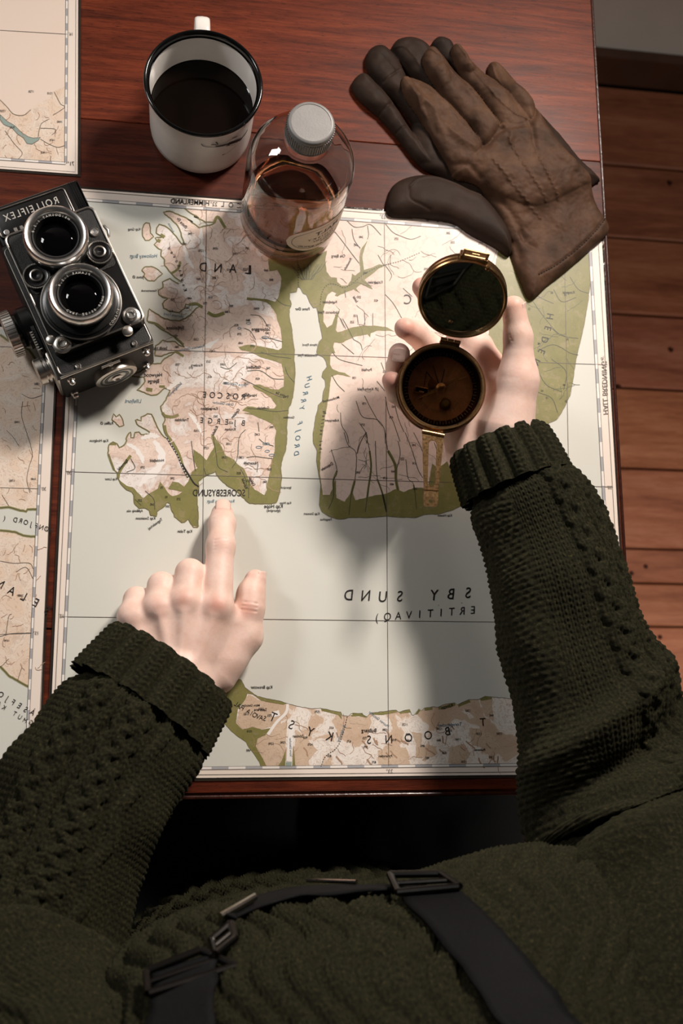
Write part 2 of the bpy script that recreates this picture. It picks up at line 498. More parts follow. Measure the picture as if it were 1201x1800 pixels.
def Z(off, s, pts): return [(off[0] + s * x, off[1] + s * y) for x, y in pts]
sA = 220 / 1201
A_ = lambda *p: Z((130, 320), sA, p); B_ = lambda *p: Z((330, 330), sA, p); C_ = lambda *p: Z((180, 520), sA, p)
D_ = lambda *p: Z((380, 520), sA, p); E_ = lambda *p: Z((120, 720), sA, p); F_ = lambda *p: Z((320, 720), sA, p)
G_ = lambda *p: Z((520, 360), sA, p); H_ = lambda *p: Z((520, 560), sA, p); I_ = lambda *p: Z((520, 760), 300 / 1201, p)
J_ = lambda *p: Z((370, 1170), 270 / 1201, p); K_ = lambda *p: Z((620, 1170), 280 / 1201, p); R_ = lambda *p: Z((800, 400), 310 / 858, p)
L_ = lambda *p: Z((0, 560), 120 / 635, p); N_ = lambda *p: Z((0, 880), 120 / 470, p); T_ = lambda *p: Z((0, 0), 260 / 1201, p)

def rough_line(pts, amp=.8, step=4.0, seed=1, closed=False):
    """natural coastline: subdivide and jitter a traced line (picture-frame units)"""
    r = np.random.RandomState(seed); P = np.asarray(pts, float)
    if closed: P = np.vstack([P, P[:1]])
    out = []
    for a, b in zip(P[:-1], P[1:]):
        n = max(1, int(np.hypot(*(b - a)) / step)); nn = np.array([-(b - a)[1], (b - a)[0]]) / (np.hypot(*(b - a)) + 1e-9)
        for k in range(n):
            q = a + (b - a) * k / n
            out.append(q + (nn * r.uniform(-amp, amp) if k else 0))
    if not closed: out.append(P[-1])
    return np.array(out)

class Sheet:
    def __init__(self, corners, label, name='map_sheet'):
        self.c = np.asarray(corners, float)
        w = at(self.c[:, 0], self.c[:, 1], TH)
        self.root = empty(name, (float(w[:, 0].mean()), float(w[:, 1].mean()), 0))
        tag(self.root, label, 'map')
        n = len(w)
        mb = MB(); mb.prism([tuple(p[:2]) for p in w], 0.0002, TH)
        child_of(mb.build('paper_sheet', M['paper']), self.root)
        ctr = w.mean(0)
        outer = ctr + (w - ctr) * (1 + .0035 / np.linalg.norm(w - ctr, axis=1)[:, None])
        v = np.vstack([w, outer]); v[:, 2] = TH * .7
        v2 = v.copy(); v2[:, 2] = .0003
        f = [(i, (i + 1) % n, n + (i + 1) % n, n + i) for i in range(n)]
        f += [tuple(2 * n + j for j in q[::-1]) for q in f] + [(n + i, n + (i + 1) % n, 3 * n + (i + 1) % n, 3 * n + i) for i in range(n)]
        child_of(mk('laminate_edge', np.vstack([v, v2]), f, M['laminate']), self.root)
        self.buf = {}
    def _add(self, key, P, faces, layer):
        b = self.buf.setdefault(key, ([], []))
        self.k = (getattr(self, 'k', 0) + 1) % 36
        w = at(np.asarray(P)[:, 0], np.asarray(P)[:, 1], ZL[layer] + self.k * 1.2e-6)
        o = len(b[0]); b[0].extend(w.tolist()); b[1].extend([tuple(i + o for i in f) for f in faces])
    def fill(self, name, mat, pts, layer):
        pts = np.asarray(pts, float); n = len(pts)
        from mathutils.geometry import delaunay_2d_cdt
        v, _, f, _, _, _ = delaunay_2d_cdt([Vector(p) for p in pts], [], [list(range(n))], 1, 1e-4)
        self._add((name, mat), np.array([tuple(q) for q in v]), [tuple(q) for q in f], layer)
    def line(self, name, mat, pts, width, layer, closed=False):
        P = np.asarray(pts, float)
        if closed: P = np.vstack([P, P[:1]])
        d = np.gradient(P, axis=0); d /= np.linalg.norm(d, axis=1)[:, None] + 1e-9
        nn = np.stack([-d[:, 1], d[:, 0]], 1) * width / 2
        n = len(P)
        self._add((name, mat), np.vstack([P + nn, P - nn]), [(i, i + 1, n + i + 1, n + i) for i in range(n - 1)], layer)
    def dash(self, name, mat, pts, width, layer, on=2.2, off=2.2):
        P = np.asarray(pts, float); s = np.r_[0, np.cumsum(np.hypot(*np.diff(P, axis=0).T))]
        t = 0
        while t < s[-1]:
            q = np.array([[np.interp(u, s, P[:, k]) for k in (0, 1)] for u in (t, min(t + on, s[-1]))])
            if np.hypot(*(q[1] - q[0])) > .3: self.line(name, mat, q, width, layer)
            t += on + off
    def text(self, s, x, y, size, ang=0, mat='ink', shear=0.0, spacing=1.0, bold=0.0, layer=8, name='lettering', w=None):
        """reversed lettering, centred; size = cap height in frame units; ang = picture angle of the line, clockwise"""
        v, f = text_mesh(s, shear, spacing, bold)
        if not len(v): return
        k = size / .69; q = v * k
        q[:, 0] *= .86 if w is None else w / (q[:, 0].max() - q[:, 0].min()); q = np.stack([-q[:, 0], -q[:, 1]], 1)
        a = math.radians(ang); c, sn = math.cos(a), math.sin(a)
        q = np.stack([q[:, 0] * c - q[:, 1] * sn + x, q[:, 0] * sn + q[:, 1] * c + y], 1)
        self._add((name, mat), q, [g[::-1] for g in f], layer)
    def spread(self, s, pts, size, ang=None, **kw):
        """letters set one by one from the right-hand end along a line (reversed print)"""
        P = np.asarray(pts, float); n = len(s); sd = np.r_[0, np.cumsum(np.hypot(*np.diff(P, axis=0).T))]
        for i, ch in enumerate(s):
            if ch == ' ': continue
            u = sd[-1] * i / max(1, n - 1)
            x, y = np.interp(u, sd, P[:, 0]), np.interp(u, sd, P[:, 1])
            x2, y2 = np.interp(min(u + 1, sd[-1]), sd, P[:, 0]), np.interp(min(u + 1, sd[-1]), sd, P[:, 1])
            x1, y1 = np.interp(max(u - 1, 0), sd, P[:, 0]), np.interp(max(u - 1, 0), sd, P[:, 1])
            a = math.degrees(math.atan2(y1 - y2, x1 - x2)) if ang is None else ang
            self.text(ch, x, y, size, a, **kw)
    def done(self):
        for (name, mat), (v, f) in self.buf.items():
            o = mk(name, v, f, M[mat]); child_of(o, self.root)
            o['kind'] = 'stuff'
            bm = bmesh.new(); bm.from_mesh(o.data)
            bmesh.ops.triangulate(bm, faces=[q for q in bm.faces if len(q.verts) > 4])
            bm.normal_update()
            bad = [q for q in bm.faces if q.normal.z < 0]
            bmesh.ops.reverse_faces(bm, faces=bad); bm.to_mesh(o.data); bm.free()

def stream(r, x, y, ang, length, step=7, wig=.35):
    P = [(x, y)]
    while length > 0:
        ang += r.uniform(-wig, wig); x += step * math.cos(ang); y += step * math.sin(ang); P.append((x, y)); length -= step
    return spline(P, len(P) * 3) if len(P) > 2 else np.array(P)

def frame_bar(sh, a, b, n, off, w=5.0):
    """neatline with alternating grey and white bars"""
    a = np.array(a, float); b = np.array(b, float); d = (b - a) / np.hypot(*(b - a)); nn = np.array([-d[1], d[0]]) * off
    sh.line('frame_lines', 'ink_thin', [a + nn * (w / 2), b + nn * (w / 2)], .7, 7)
    sh.line('frame_lines', 'ink_thin', [a - nn * (w / 2), b - nn * (w / 2)], .7, 7)
    for k in range(n):
        p, q = a + (b - a) * k / n, a + (b - a) * (k + 1) / n
        sh.line('frame_ticks', 'frame_grey' if k % 2 else 'ice', [p, q], w * .8, 6)

# ============ main sheet
mp = Sheet([(133, 331), (1057, 400), (1112, 1360), (84, 1370)], 'large laminated topographic map with green fjord coast under the pointing hand', 'map_sheet')
nTL, nTR, nBR, nBL = (150.5, 351), (1036.5, 417), (1088, 1342.5), (103.5, 1353)
mp.fill('sea_area', 'sea', [nTL, nTR, nBR, nBL], 0)
top_y = lambda x: 351 + (x - 150.5) * 66 / 886
west = (A_((1060, 250), (1100, 285), (1150, 315), (1201, 345)) + B_((60, 275), (110, 300), (170, 330), (245, 332), (252, 345), (220, 358), (150, 370), (110, 385), (60, 345), (0, 305))
        + A_((1140, 385), (1080, 345), (1000, 310), (920, 280), (860, 290), (875, 312), (930, 350), (980, 400), (1020, 470), (1040, 540), (1060, 600), (1045, 602), (1030, 590), (1000, 550), (960, 500), (920, 455), (870, 420), (820, 405), (795, 440), (790, 490), (830, 512), (850, 528), (780, 535), (800, 570), (770, 600), (800, 630), (840, 650), (835, 710), (870, 745), (870, 800), (910, 850), (950, 895), (990, 930), (1040, 965), (1000, 975), (920, 925), (900, 935), (850, 960), (855, 1010), (810, 1040), (815, 1080), (850, 1105), (900, 1120), (870, 1140), (850, 1170))
        + C_((580, 80), (590, 120), (650, 150), (740, 160), (790, 120), (800, 80), (830, 88), (900, 85), (935, 100), (900, 120), (860, 165), (800, 215), (740, 240), (650, 235), (580, 210), (500, 160), (450, 125), (440, 170), (430, 240), (450, 255), (500, 265), (550, 310), (600, 340), (680, 385), (740, 440), (790, 490), (750, 480), (700, 440), (620, 440), (580, 425), (545, 460), (510, 480), (505, 575), (570, 580), (640, 550), (700, 540), (660, 570), (600, 600), (560, 650), (480, 650), (430, 690), (330, 740), (260, 770), (400, 780), (410, 820), (380, 860), (330, 905), (380, 920), (470, 955), (520, 950), (560, 920), (600, 885), (650, 910), (640, 930), (610, 1000), (560, 1060), (570, 1110), (600, 1170))
        + E_((930, 100), (910, 140), (925, 220), (960, 260), (930, 270), (880, 210), (840, 130), (800, 45), (760, 40), (700, 70), (700, 110), (660, 95), (645, 100), (660, 140), (720, 180), (780, 215), (775, 235), (700, 240), (680, 215), (640, 220), (630, 270), (600, 270), (598, 215), (580, 230), (555, 280), (560, 300), (545, 330), (530, 345), (490, 365), (470, 330), (430, 310), (390, 340), (380, 420), (410, 500), (440, 580), (470, 605), (475, 660), (520, 730), (560, 770), (610, 790), (630, 820), (635, 900), (680, 950), (740, 945), (780, 970), (790, 1015), (845, 1025), (850, 980), (900, 945), (925, 925), (945, 890), (975, 900), (990, 960), (1015, 1000), (1020, 1030), (1060, 1060), (1090, 1085), (1115, 1080), (1150, 1050), (1190, 1110))
        + F_((110, 1130), (150, 1130), (155, 1050), (150, 960), (145, 870), (140, 820), (160, 760), (155, 690), (200, 650), (260, 620), (325, 595), (330, 620), (380, 680), (450, 740), (520, 780), (580, 840), (650, 900), (700, 905), (760, 905), (830, 905), (900, 895), (920, 850), (940, 760), (955, 640), (945, 560), (965, 460), (990, 400), (1005, 280), (1005, 150), (1010, 50))
        + D_((690, 1130), (690, 1090), (720, 1020), (735, 950), (750, 830), (755, 720), (745, 600), (750, 520), (735, 430), (720, 300), (700, 200), (700, 130), (720, 80), (700, 30)) + B_((975, 1060), (975, 1010), (1040, 1000), (1050, 960), (1070, 945)))
east = (G_((20, 785), (45, 800), (70, 850), (100, 860), (130, 930), (170, 990), (200, 985), (215, 1050), (225, 1130)) + H_((220, 0), (235, 80), (250, 150), (255, 190), (225, 220), (210, 270), (200, 320), (210, 345), (265, 370), (290, 410), (300, 460), (260, 510), (250, 560), (280, 590), (285, 650), (265, 700), (255, 790), (215, 830), (210, 880), (190, 940), (180, 1030), (165, 1110))
        + I_((125, 80), (150, 130), (145, 200), (160, 290), (175, 370), (170, 440), (165, 510), (185, 560), (230, 590), (290, 610), (340, 610), (370, 600), (430, 600), (520, 600), (640, 590), (760, 600), (850, 600), (900, 580), (1000, 575), (1110, 545)) + [(830, 880), (880, 820), (940, 760)]
        + R_((460, 950), (495, 935), (520, 900), (560, 820), (575, 740), (590, 640), (610, 560), (630, 470), (645, 380), (660, 270), (655, 170), (645, 100)) + [(1030, 418)])
westr = rough_line(west, .7, 4, 1); eastr = rough_line(east, .7, 5, 2)
x_mid = 532.0
mp.fill('mountain_area', 'land_w', np.vstack([westr, [[x_mid, 500], [x_mid, top_y(x_mid) + 1]], [[326, top_y(326) + 1]]]), 1)
mp.fill('upland_area', 'land_e', np.vstack([[[x_mid - .5, top_y(x_mid) + 1], [x_mid - .5, 503]], eastr, [[1030, top_y(1030) + 1]]]), 1)
mp.line('coast_tint', 'green_line', westr, 2.6, 2)
mp.line('coastline', 'ink_thin', np.vstack([westr, eastr]), .6, 6)
isles = [A_((690, 390), (725, 395), (735, 440), (735, 490), (765, 525), (720, 560), (685, 560), (660, 520), (655, 450), (670, 410)),
         A_((650, 850), (680, 815), (740, 810), (790, 830), (850, 880), (800, 920), (770, 950), (710, 945), (670, 905), (680, 880)),
         E_((420, 100), (435, 40), (460, 70), (490, 45), (520, 90), (535, 150), (490, 165), (455, 125))]
for k, p in enumerate(isles):
    q = rough_line(p, .5, 3, 20 + k, True)
    mp.fill('island_area', 'land_w', q, 1); mp.line('coast_tint', 'green_line', q, 2.2, 2, True); mp.line('coastline', 'ink_thin', q, .5, 6, True)
# glacier tongues and white fjord ice on the west side
for P, w in ((B_((130, 385), (125, 500), (150, 620), (210, 760), (190, 960)), 9), (A_((1050, 605), (1080, 700), (1100, 760), (1150, 830)), 8), (C_((790, 490), (900, 520), (1000, 490), (1120, 410)), 9),
             (C_((620, 900), (720, 830), (830, 710), (900, 640)), 11), (A_((1000, 965), (1100, 1005), (1201, 985)), 7), (D_((60, 810), (160, 840), (270, 870)), 8), (E_((560, 330), (640, 370), (700, 450), (720, 520)), 8),
             (F_((60, 30), (130, 110), (200, 250)), 7), (E_((820, 300), (900, 420), (860, 560), (760, 640), (680, 740)), 16), (E_((700, 280), (800, 250), (880, 260)), 10)):
    gp = spline(P, 24); gd = np.gradient(gp, axis=0); gd /= np.linalg.norm(gd, axis=1)[:, None]; gn = np.stack([-gd[:, 1], gd[:, 0]], 1)
    gw = np.random.RandomState(int(w * 7 + P[0][0])).uniform(.25, .62, (2, 24)) * w * np.r_[np.linspace(.4, 1, 6), np.ones(12), np.linspace(1, .2, 6)]
    mp.fill('glacier', 'ice', np.vstack([gp + gn * gw[0][:, None], (gp - gn * gw[1][:, None])[::-1]]), 3)
# lowland green
g_main = (B_((700, 690), (770, 680), (785, 800), (860, 790), (900, 870), (890, 960), (870, 1050), (840, 1095), (760, 1070), (570, 1050), (565, 1075), (700, 1085), (800, 1110))
          + D_((400, 40), (480, 60), (520, 90), (580, 180), (590, 240), (620, 310), (630, 400), (630, 500), (600, 520), (500, 500), (400, 480), (300, 470), (215, 490), (240, 520), (330, 540), (430, 590), (560, 625), (630, 650), (650, 750), (650, 870), (600, 900), (520, 890), (420, 850), (350, 860), (370, 890), (440, 920), (530, 980), (580, 1050), (560, 1080), (440, 1080), (300, 1060), (250, 1100), (350, 1130))
          + F_((590, 30), (680, 50), (780, 95), (870, 140), (905, 200), (890, 290), (890, 400), (860, 500), (850, 580), (830, 660), (810, 720), (815, 770), (790, 820), (740, 790), (700, 770), (660, 720), (620, 620), (590, 560), (530, 520), (500, 480), (420, 440), (370, 340), (300, 240), (280, 250), (310, 360), (270, 420), (235, 485), (180, 430), (110, 380), (110, 480), (150, 560), (100, 590), (60, 690), (20, 740))
          + E_((1060, 700), (1000, 690), (960, 760)))
south_w = [p for p in F_((140, 820), (160, 760), (155, 690), (200, 650), (260, 620), (325, 595), (330, 620), (380, 680), (450, 740), (520, 780), (580, 840), (650, 900), (700, 905), (760, 905), (830, 905), (900, 895), (920, 850), (940, 760), (955, 640), (945, 560), (965, 460), (990, 400), (1005, 280), (1005, 150), (1010, 50))] \
    + D_((690, 1130), (690, 1090), (720, 1020), (735, 950), (750, 830), (755, 720), (745, 600), (750, 520), (735, 430), (720, 300), (700, 200), (700, 130), (720, 80), (700, 30)) + B_((975, 1060), (975, 1010), (1040, 1000), (1050, 960), (1070, 945), (1065, 640))
mp.fill('lowland_area', 'green', rough_line(g_main + south_w, .5, 4, 5), 4)
g_sw = E_((475, 655), (520, 700), (560, 730), (620, 745), (660, 790), (720, 850), (760, 815), (840, 770), (862, 755), (880, 690), (920, 740), (960, 800), (1000, 830), (1060, 815), (1130, 760), (1190, 740), (1240, 790), (1235, 900), (1240, 1000), (1255, 1125), (1190, 1115), (1150, 1050), (1115, 1080), (1090, 1085), (1060, 1060), (1020, 1030), (1015, 1000), (990, 960), (975, 900), (945, 890), (925, 925), (900, 945), (850, 980), (845, 1025), (790, 1015), (780, 970), (740, 945), (680, 950), (635, 900), (630, 820), (610, 790), (560, 770), (520, 730))
mp.fill('lowland_area', 'green', rough_line(g_sw, .6, 4, 6), 4)
for P, w in ((E_((600, 440), (540, 520), (490, 600), (478, 660)), 5), (E_((385, 430), (410, 500), (440, 580)), 4), (E_((905, 30), (930, 60), (1000, 70), (1060, 50)), 5), (E_((925, 150), (940, 230), (990, 300)), 5), (E_((1000, 310), (1060, 420), (1100, 540), (1150, 650)), 5),
             (C_((420, 895), (480, 905)), 6), (C_((1010, 160), (1080, 190), (1170, 165)), 6), (C_((830, 85), (900, 75), (960, 110)), 5), (B_((250, 340), (290, 280), (360, 385)), 5), (A_((930, 880), (1000, 830), (1020, 760)), 4), (A_((830, 505), (870, 530)), 6), (A_((800, 555), (830, 570)), 6), (C_((700, 400), (780, 470)), 4), (C_((440, 250), (520, 270), (600, 330)), 4), (C_((545, 870), (600, 870)), 4), (E_((400, 330), (460, 330)), 4), (C_((700, 530), (780, 580)), 4)):
    mp.line('lowland_area', 'green', spline(P, 12), w, 4)
g_head = G_((-10, 500), (40, 480), (100, 440), (180, 470), (240, 470), (300, 440), (285, 520), (295, 640), (340, 695), (395, 700), (400, 740), (440, 775), (500, 770), (530, 730), (540, 660), (570, 680), (620, 640), (610, 500), (625, 430), (660, 380), (690, 340), (660, 420), (640, 500), (655, 625), (740, 600), (800, 570), (870, 580), (800, 610), (740, 660), (660, 720), (700, 760), (740, 810), (690, 790), (630, 760), (580, 800), (620, 850), (560, 810), (480, 840), (400, 880), (375, 870), (390, 850), (350, 830), (310, 860), (290, 910), (265, 1000), (265, 1120), (300, 1180), (350, 1150), (380, 1060), (420, 1010), (370, 950), (425, 1005), (400, 1100), (390, 1201)) \
    + H_((390, 60), (385, 110), (400, 130), (450, 120), (540, 85), (650, 65), (780, 70), (880, 85), (950, 125), (880, 115), (780, 115), (720, 140), (715, 180), (690, 150), (560, 175), (440, 235), (370, 230), (360, 270), (380, 330), (350, 330), (330, 360), (330, 440), (350, 480), (410, 510), (470, 520), (530, 560), (460, 545), (400, 535), (340, 560), (330, 620), (315, 760), (295, 870), (275, 1000), (260, 1100)) + I_((175, 130), (170, 290), (190, 440), (240, 440), (268, 370), (280, 330), (285, 460), (345, 488), (395, 410), (420, 478), (520, 452), (580, 440), (640, 430), (700, 400), (760, 420), (830, 390), (930, 390), (960, 220), (1000, 250), (1090, 190), (1130, 180)) + [(880, 790), (868, 700), (858, 600), (868, 480), (880, 420)]
g_head_close = [(1030, top_y(1030) + 1)] + list(reversed(R_((460, 950), (495, 935), (520, 900), (560, 820), (575, 740), (590, 640), (610, 560), (630, 470), (645, 380), (660, 270), (655, 170), (645, 100)))) [::1]
east_coast = list(reversed(east))
mp.fill('lowland_area', 'green', rough_line(g_head + [(900, 408), (1030, 418)], .5, 4, 7).tolist() + rough_line(east_coast, .5, 5, 2).tolist(), 4)
# rivers and printed creeks
rr = random.Random(11)
valleys = [I_((490, 0), (520, 130), (530, 250), (510, 400), (490, 560)), I_((560, 60), (565, 200), (575, 330), (610, 430), (640, 560)), I_((630, 0), (650, 130), (700, 230), (705, 330), (720, 410)), I_((770, 0), (820, 130), (860, 260), (895, 320)), I_((830, 0), (870, 80), (895, 140)), I_((340, 0), (370, 90), (425, 150), (415, 340), (390, 440), (375, 580)),
           I_((250, 120), (290, 270), (265, 340), (265, 450), (230, 540)), I_((720, 60), (735, 150), (710, 260)), I_((775, 190), (790, 320), (830, 370), (850, 540)), I_((975, 70), (1000, 140)), I_((430, 150), (460, 60), (500, 0)), H_((580, 790), (640, 940), (780, 970), (850, 1060), (860, 1200)), H_((660, 740), (720, 860), (790, 980), (830, 1030)), H_((780, 600), (860, 700), (940, 800), (985, 960), (1040, 1090)),
           H_((430, 900), (440, 1020), (490, 1110), (510, 1200)), H_((610, 1000), (680, 1110), (680, 1200)), H_((450, 0), (500, 90), (555, 200)), H_((555, 200), (620, 240), (640, 300)), H_((440, 240), (500, 290), (560, 340)), H_((350, 320), (420, 390), (560, 430), (640, 450)), H_((350, 545), (400, 630), (470, 700)), H_((820, 420), (850, 500)), H_((860, 750), (890, 900), (940, 1000), (1000, 1180)),
           G_((490, 150), (560, 210), (640, 210), (720, 190), (820, 290)), G_((370, 250), (450, 350), (540, 470), (610, 560)), G_((540, 230), (560, 330), (620, 420)), G_((690, 200), (700, 280), (690, 330)), G_((860, 180), (930, 260), (1010, 300), (1110, 330), (1201, 300)), G_((790, 480), (840, 570)), G_((910, 480), (905, 570)), G_((860, 580), (920, 670), (900, 730)), G_((620, 410), (560, 370)), G_((1030, 800), (1120, 880)), G_((860, 860), (940, 950), (1020, 1090)), G_((430, 1090), (480, 1190)), G_((590, 1060), (600, 1140)), G_((660, 1030), (665, 1150)), G_((740, 1040), (740, 1160)), G_((470, 820), (480, 890)),
           D_((380, 420), (330, 340), (270, 310)), D_((640, 440), (520, 410), (440, 400)), D_((720, 600), (640, 590), (560, 580), (430, 540)), D_((650, 800), (540, 790), (430, 720), (300, 720)), D_((640, 980), (500, 920), (380, 860), (300, 820), (240, 790)), D_((690, 1100), (560, 1110), (420, 1090), (300, 1080)), D_((750, 830), (690, 760), (660, 680)), D_((720, 100), (640, 80), (560, 20)), D_((200, 640), (120, 700), (40, 680)), D_((500, 300), (430, 200), (330, 180)),
           F_((880, 350), (790, 320), (740, 280)), F_((870, 470), (780, 460), (700, 450), (620, 460)), F_((740, 210), (730, 120)), F_((440, 600), (350, 550), (330, 440), (300, 260)), F_((480, 560), (530, 470), (550, 270), (610, 190)), F_((630, 760), (600, 640), (560, 570)), F_((720, 600), (730, 520)), F_((640, 850), (640, 780), (650, 650)), F_((130, 590), (110, 470), (90, 300)), F_((210, 560), (230, 620), (260, 620)),
           E_((830, 960), (820, 860), (740, 780)), E_((700, 920), (640, 860)), E_((560, 600), (640, 560), (600, 470)), R_((480, 300), (520, 360), (590, 340)), R_((380, 360), (430, 430), (510, 520), (600, 540)), R_((390, 660), (440, 760), (520, 800)), R_((470, 640), (540, 700), (530, 790)), R_((330, 250), (400, 330), (480, 370)), R_((400, 800), (470, 830), (500, 900)), R_((560, 240), (600, 300), (650, 320)), R_((400, 600), (480, 570), (560, 610), (600, 620))]
for P in valleys:
    q = spline(np.asarray(P) + 0.0, max(6, len(P) * 6)); q = rough_line(q, .35, 2.0, rr.randrange(999))
    mp.line('rivers', 'river', q, 1.0, 6)
for P, w in ((valleys[0][1:], 3.4), (valleys[1][2:], 3.0), (valleys[2][1:], 5.0), (valleys[5][3:], 4.0), (valleys[6][1:], 3.2), (valleys[8][2:], 2.6)):
    mp.line('lowland_area', 'green', spline(P, 14), w, 4)
for k in range(95):                                  # small creeks and form lines on the upland
    x, y = rr.uniform(590, 860), rr.uniform(400, 870)
    mp.line('rivers', 'ink_thin' if k % 3 else 'river', stream(rr, x, y, rr.uniform(0, 6.3), rr.uniform(14, 46), 5, .6), .55, 5)
for k in range(26):
    x, y = rr.uniform(900, 1010), rr.uniform(470, 700)
    mp.line('rivers', 'river', stream(rr, x, y, rr.uniform(0, 6.3), rr.uniform(14, 36), 5, .6), .6, 5)
for k in range(16):                                  # delta fan at the head of the fjord
    a = -1.57 + (k - 8) * .11
    mp.line('rivers', 'river', stream(rr, 540 + (k - 8) * 1.2, 492, a, rr.uniform(22, 46), 4, .22), .7, 6)
for k in range(130):                                 # contour wisps in the mountains
    x, y = rr.uniform(290, 480), rr.uniform(400, 850)
    if x < 330 and y > 760: continue
    mp.line('contours', 'brown_line', stream(rr, x, y, rr.uniform(0, 6.3), rr.uniform(16, 52), 4, .8), .8, 5)
for c in ((478, 800, 5, 2), (470, 793, 4, 2), (455, 786, 5, 2), (468, 780, 6, 1.6), (466, 593, 6, 2.2), (437, 568, 4, 1.8), (421, 577, 3, 1.8)):
    t = np.linspace(0, 6.28, 14)[:-1]
    mp.line('lakes', 'blue_ink', np.stack([c[0] + c[2] * np.cos(t), c[1] + c[3] * np.sin(t)], 1), .9, 6, True)
mp.dash('track_line', 'ink', spline(np.vstack([G_((20, 500), (25, 780)), ]), 4), 1.2, 7)
mp.dash('track_line', 'ink', spline(G_((235, 960), (255, 830), (320, 760), (400, 770), (460, 795), (540, 760), (620, 690), (720, 630), (860, 575), (1000, 540), (1201, 455)), 60), 1.1, 7)
mp.line('track_line', 'ink', spline(F_((0, 520), (50, 600), (110, 700), (160, 740)), 12), 2.6, 7)
mp.line('track_line', 'ink', spline(E_((940, 260), (990, 340), (1050, 440), (1100, 560), (1150, 650)), 16), 2.4, 7)
mp.dash('track_line', 'ice', spline(E_((940, 260), (990, 340), (1050, 440), (1100, 560), (1150, 650)), 16), 1.2, 8, 2.5, 3)
# south coast
south = [(395, 1215)] + J_((190, 100), (240, 110), (270, 170), (310, 200), (370, 240), (460, 260), (540, 275), (600, 295), (700, 320), (780, 335), (860, 332), (960, 352), (1020, 362), (1030, 390), (1080, 395), (1100, 375), (1190, 372)) + K_((60, 360), (110, 385), (140, 355), (330, 335), (345, 350), (430, 330), (445, 370), (460, 375), (500, 325), (520, 340), (540, 320), (600, 310), (640, 315), (700, 290), (770, 280), (790, 295), (880, 255), (950, 255), (1000, 230), (1050, 235), (1200, 250)) + [(1000, 1250), (1086, 1262), (1088, 1343)]
bot = lambda x: 1353 - (x - 103.5) * .01067
s_left = J_((90, 430), (160, 510), (220, 560), (280, 600), (300, 640), (340, 690), (380, 750), (392, 790))
sr = rough_line(south, .6, 4, 9)
mp.fill('icecap_area', 'land_s', np.vstack([sr, [[457, bot(457)]], list(reversed(s_left))]), 1)
mp.line('coastline', 'ink_thin', sr, .6, 6)
mp.fill('lowland_area', 'green', rough_line([(393, 1217)] + J_((190, 100), (240, 110), (270, 170), (310, 200), (370, 240), (460, 260), (540, 275), (595, 295), (570, 305), (480, 290), (400, 275), (330, 225), (290, 220), (270, 270), (215, 340), (200, 450), (250, 500), (330, 480), (400, 500), (470, 490), (430, 545), (370, 570), (355, 630), (400, 710), (440, 790), (392, 790), (380, 750), (340, 690), (300, 640), (280, 600), (220, 560), (160, 510), (90, 430)), .4, 4, 10), 4)
for P in (J_((590, 650), (585, 790), (525, 790), (560, 740)), J_((650, 620), (665, 790), (640, 790)), J_((865, 332), (960, 352), (1020, 362), (1028, 420), (1000, 385), (870, 352)), J_((1095, 388), (1190, 372), (1200, 392), (1110, 398)), K_((0, 355), (60, 360), (110, 385), (105, 392), (40, 378), (0, 374)), K_((145, 358), (330, 337), (335, 352), (220, 372), (150, 368)), K_((350, 350), (430, 332), (440, 352), (360, 362)), K_((470, 372), (500, 328), (510, 340), (490, 365)), K_((540, 320), (600, 312), (604, 330), (545, 340)), K_((645, 315), (770, 281), (776, 300), (650, 332)), K_((795, 297), (880, 257), (890, 275), (800, 312)), K_((960, 254), (1000, 232), (1050, 237), (1052, 252), (970, 266))):
    mp.fill('lowland_area', 'green', P, 4)
for P in (J_((225, 350), (300, 225), (420, 290), (570, 310), (570, 370), (480, 480), (400, 495), (250, 495), (205, 440)), J_((360, 580), (480, 500), (600, 430), (580, 790), (440, 790), (390, 700)), J_((665, 500), (740, 560), (840, 660), (730, 790), (660, 790)), J_((1085, 400), (1190, 400), (1190, 460), (1090, 450)), K_((190, 640), (300, 620), (400, 615), (435, 690), (340, 745), (195, 750)), K_((440, 500), (520, 510), (525, 700), (480, 690), (480, 590)), K_((560, 590), (620, 610), (640, 660), (600, 690), (540, 690)), K_((730, 620), (840, 590), (890, 660), (850, 720), (720, 735)), K_((800, 310), (880, 270), (930, 380), (880, 340)), K_((960, 260), (1050, 245), (1060, 420), (1000, 380)), K_((880, 470), (1000, 480), (1110, 580), (1130, 640), (900, 600)), K_((0, 380), (110, 400), (100, 450), (20, 430))):
    mp.fill('upland_patch', 'tan', rough_line(P, 1.0, 4, rr.randrange(99), True), 3)
for P, w in ((J_((605, 300), (590, 370), (520, 440), (450, 540)), 5), (J_((640, 440), (625, 600), (615, 750)), 10), (J_((480, 385), (540, 370)), 10)):
    mp.line('glacier', 'ice', spline(P, 14), w, 5)
mp.fill('lakes', 'lake', J_((592, 755), (636, 755), (632, 790), (590, 790)), 6)
mp.dash('track_line', 'ink', spline(J_((1070, 400), (1040, 520), (990, 640), (900, 710), (865, 790)), 20), 1.3, 7)
for k in range(34):
    x, y = rr.uniform(425, 880), rr.uniform(1275, 1340)
    mp.line('contours', 'brown_line', stream(rr, x, y, rr.uniform(0, 6.3), rr.uniform(14, 36), 4, .7), .7, 5)
for k in range(22):
    x, y = rr.uniform(520, 880), rr.uniform(1265, 1335)
    mp.line('contours', 'brown_line', stream(rr, x, y, rr.uniform(.4, 1.4), rr.uniform(8, 22), 3, .3), 2.4, 5)
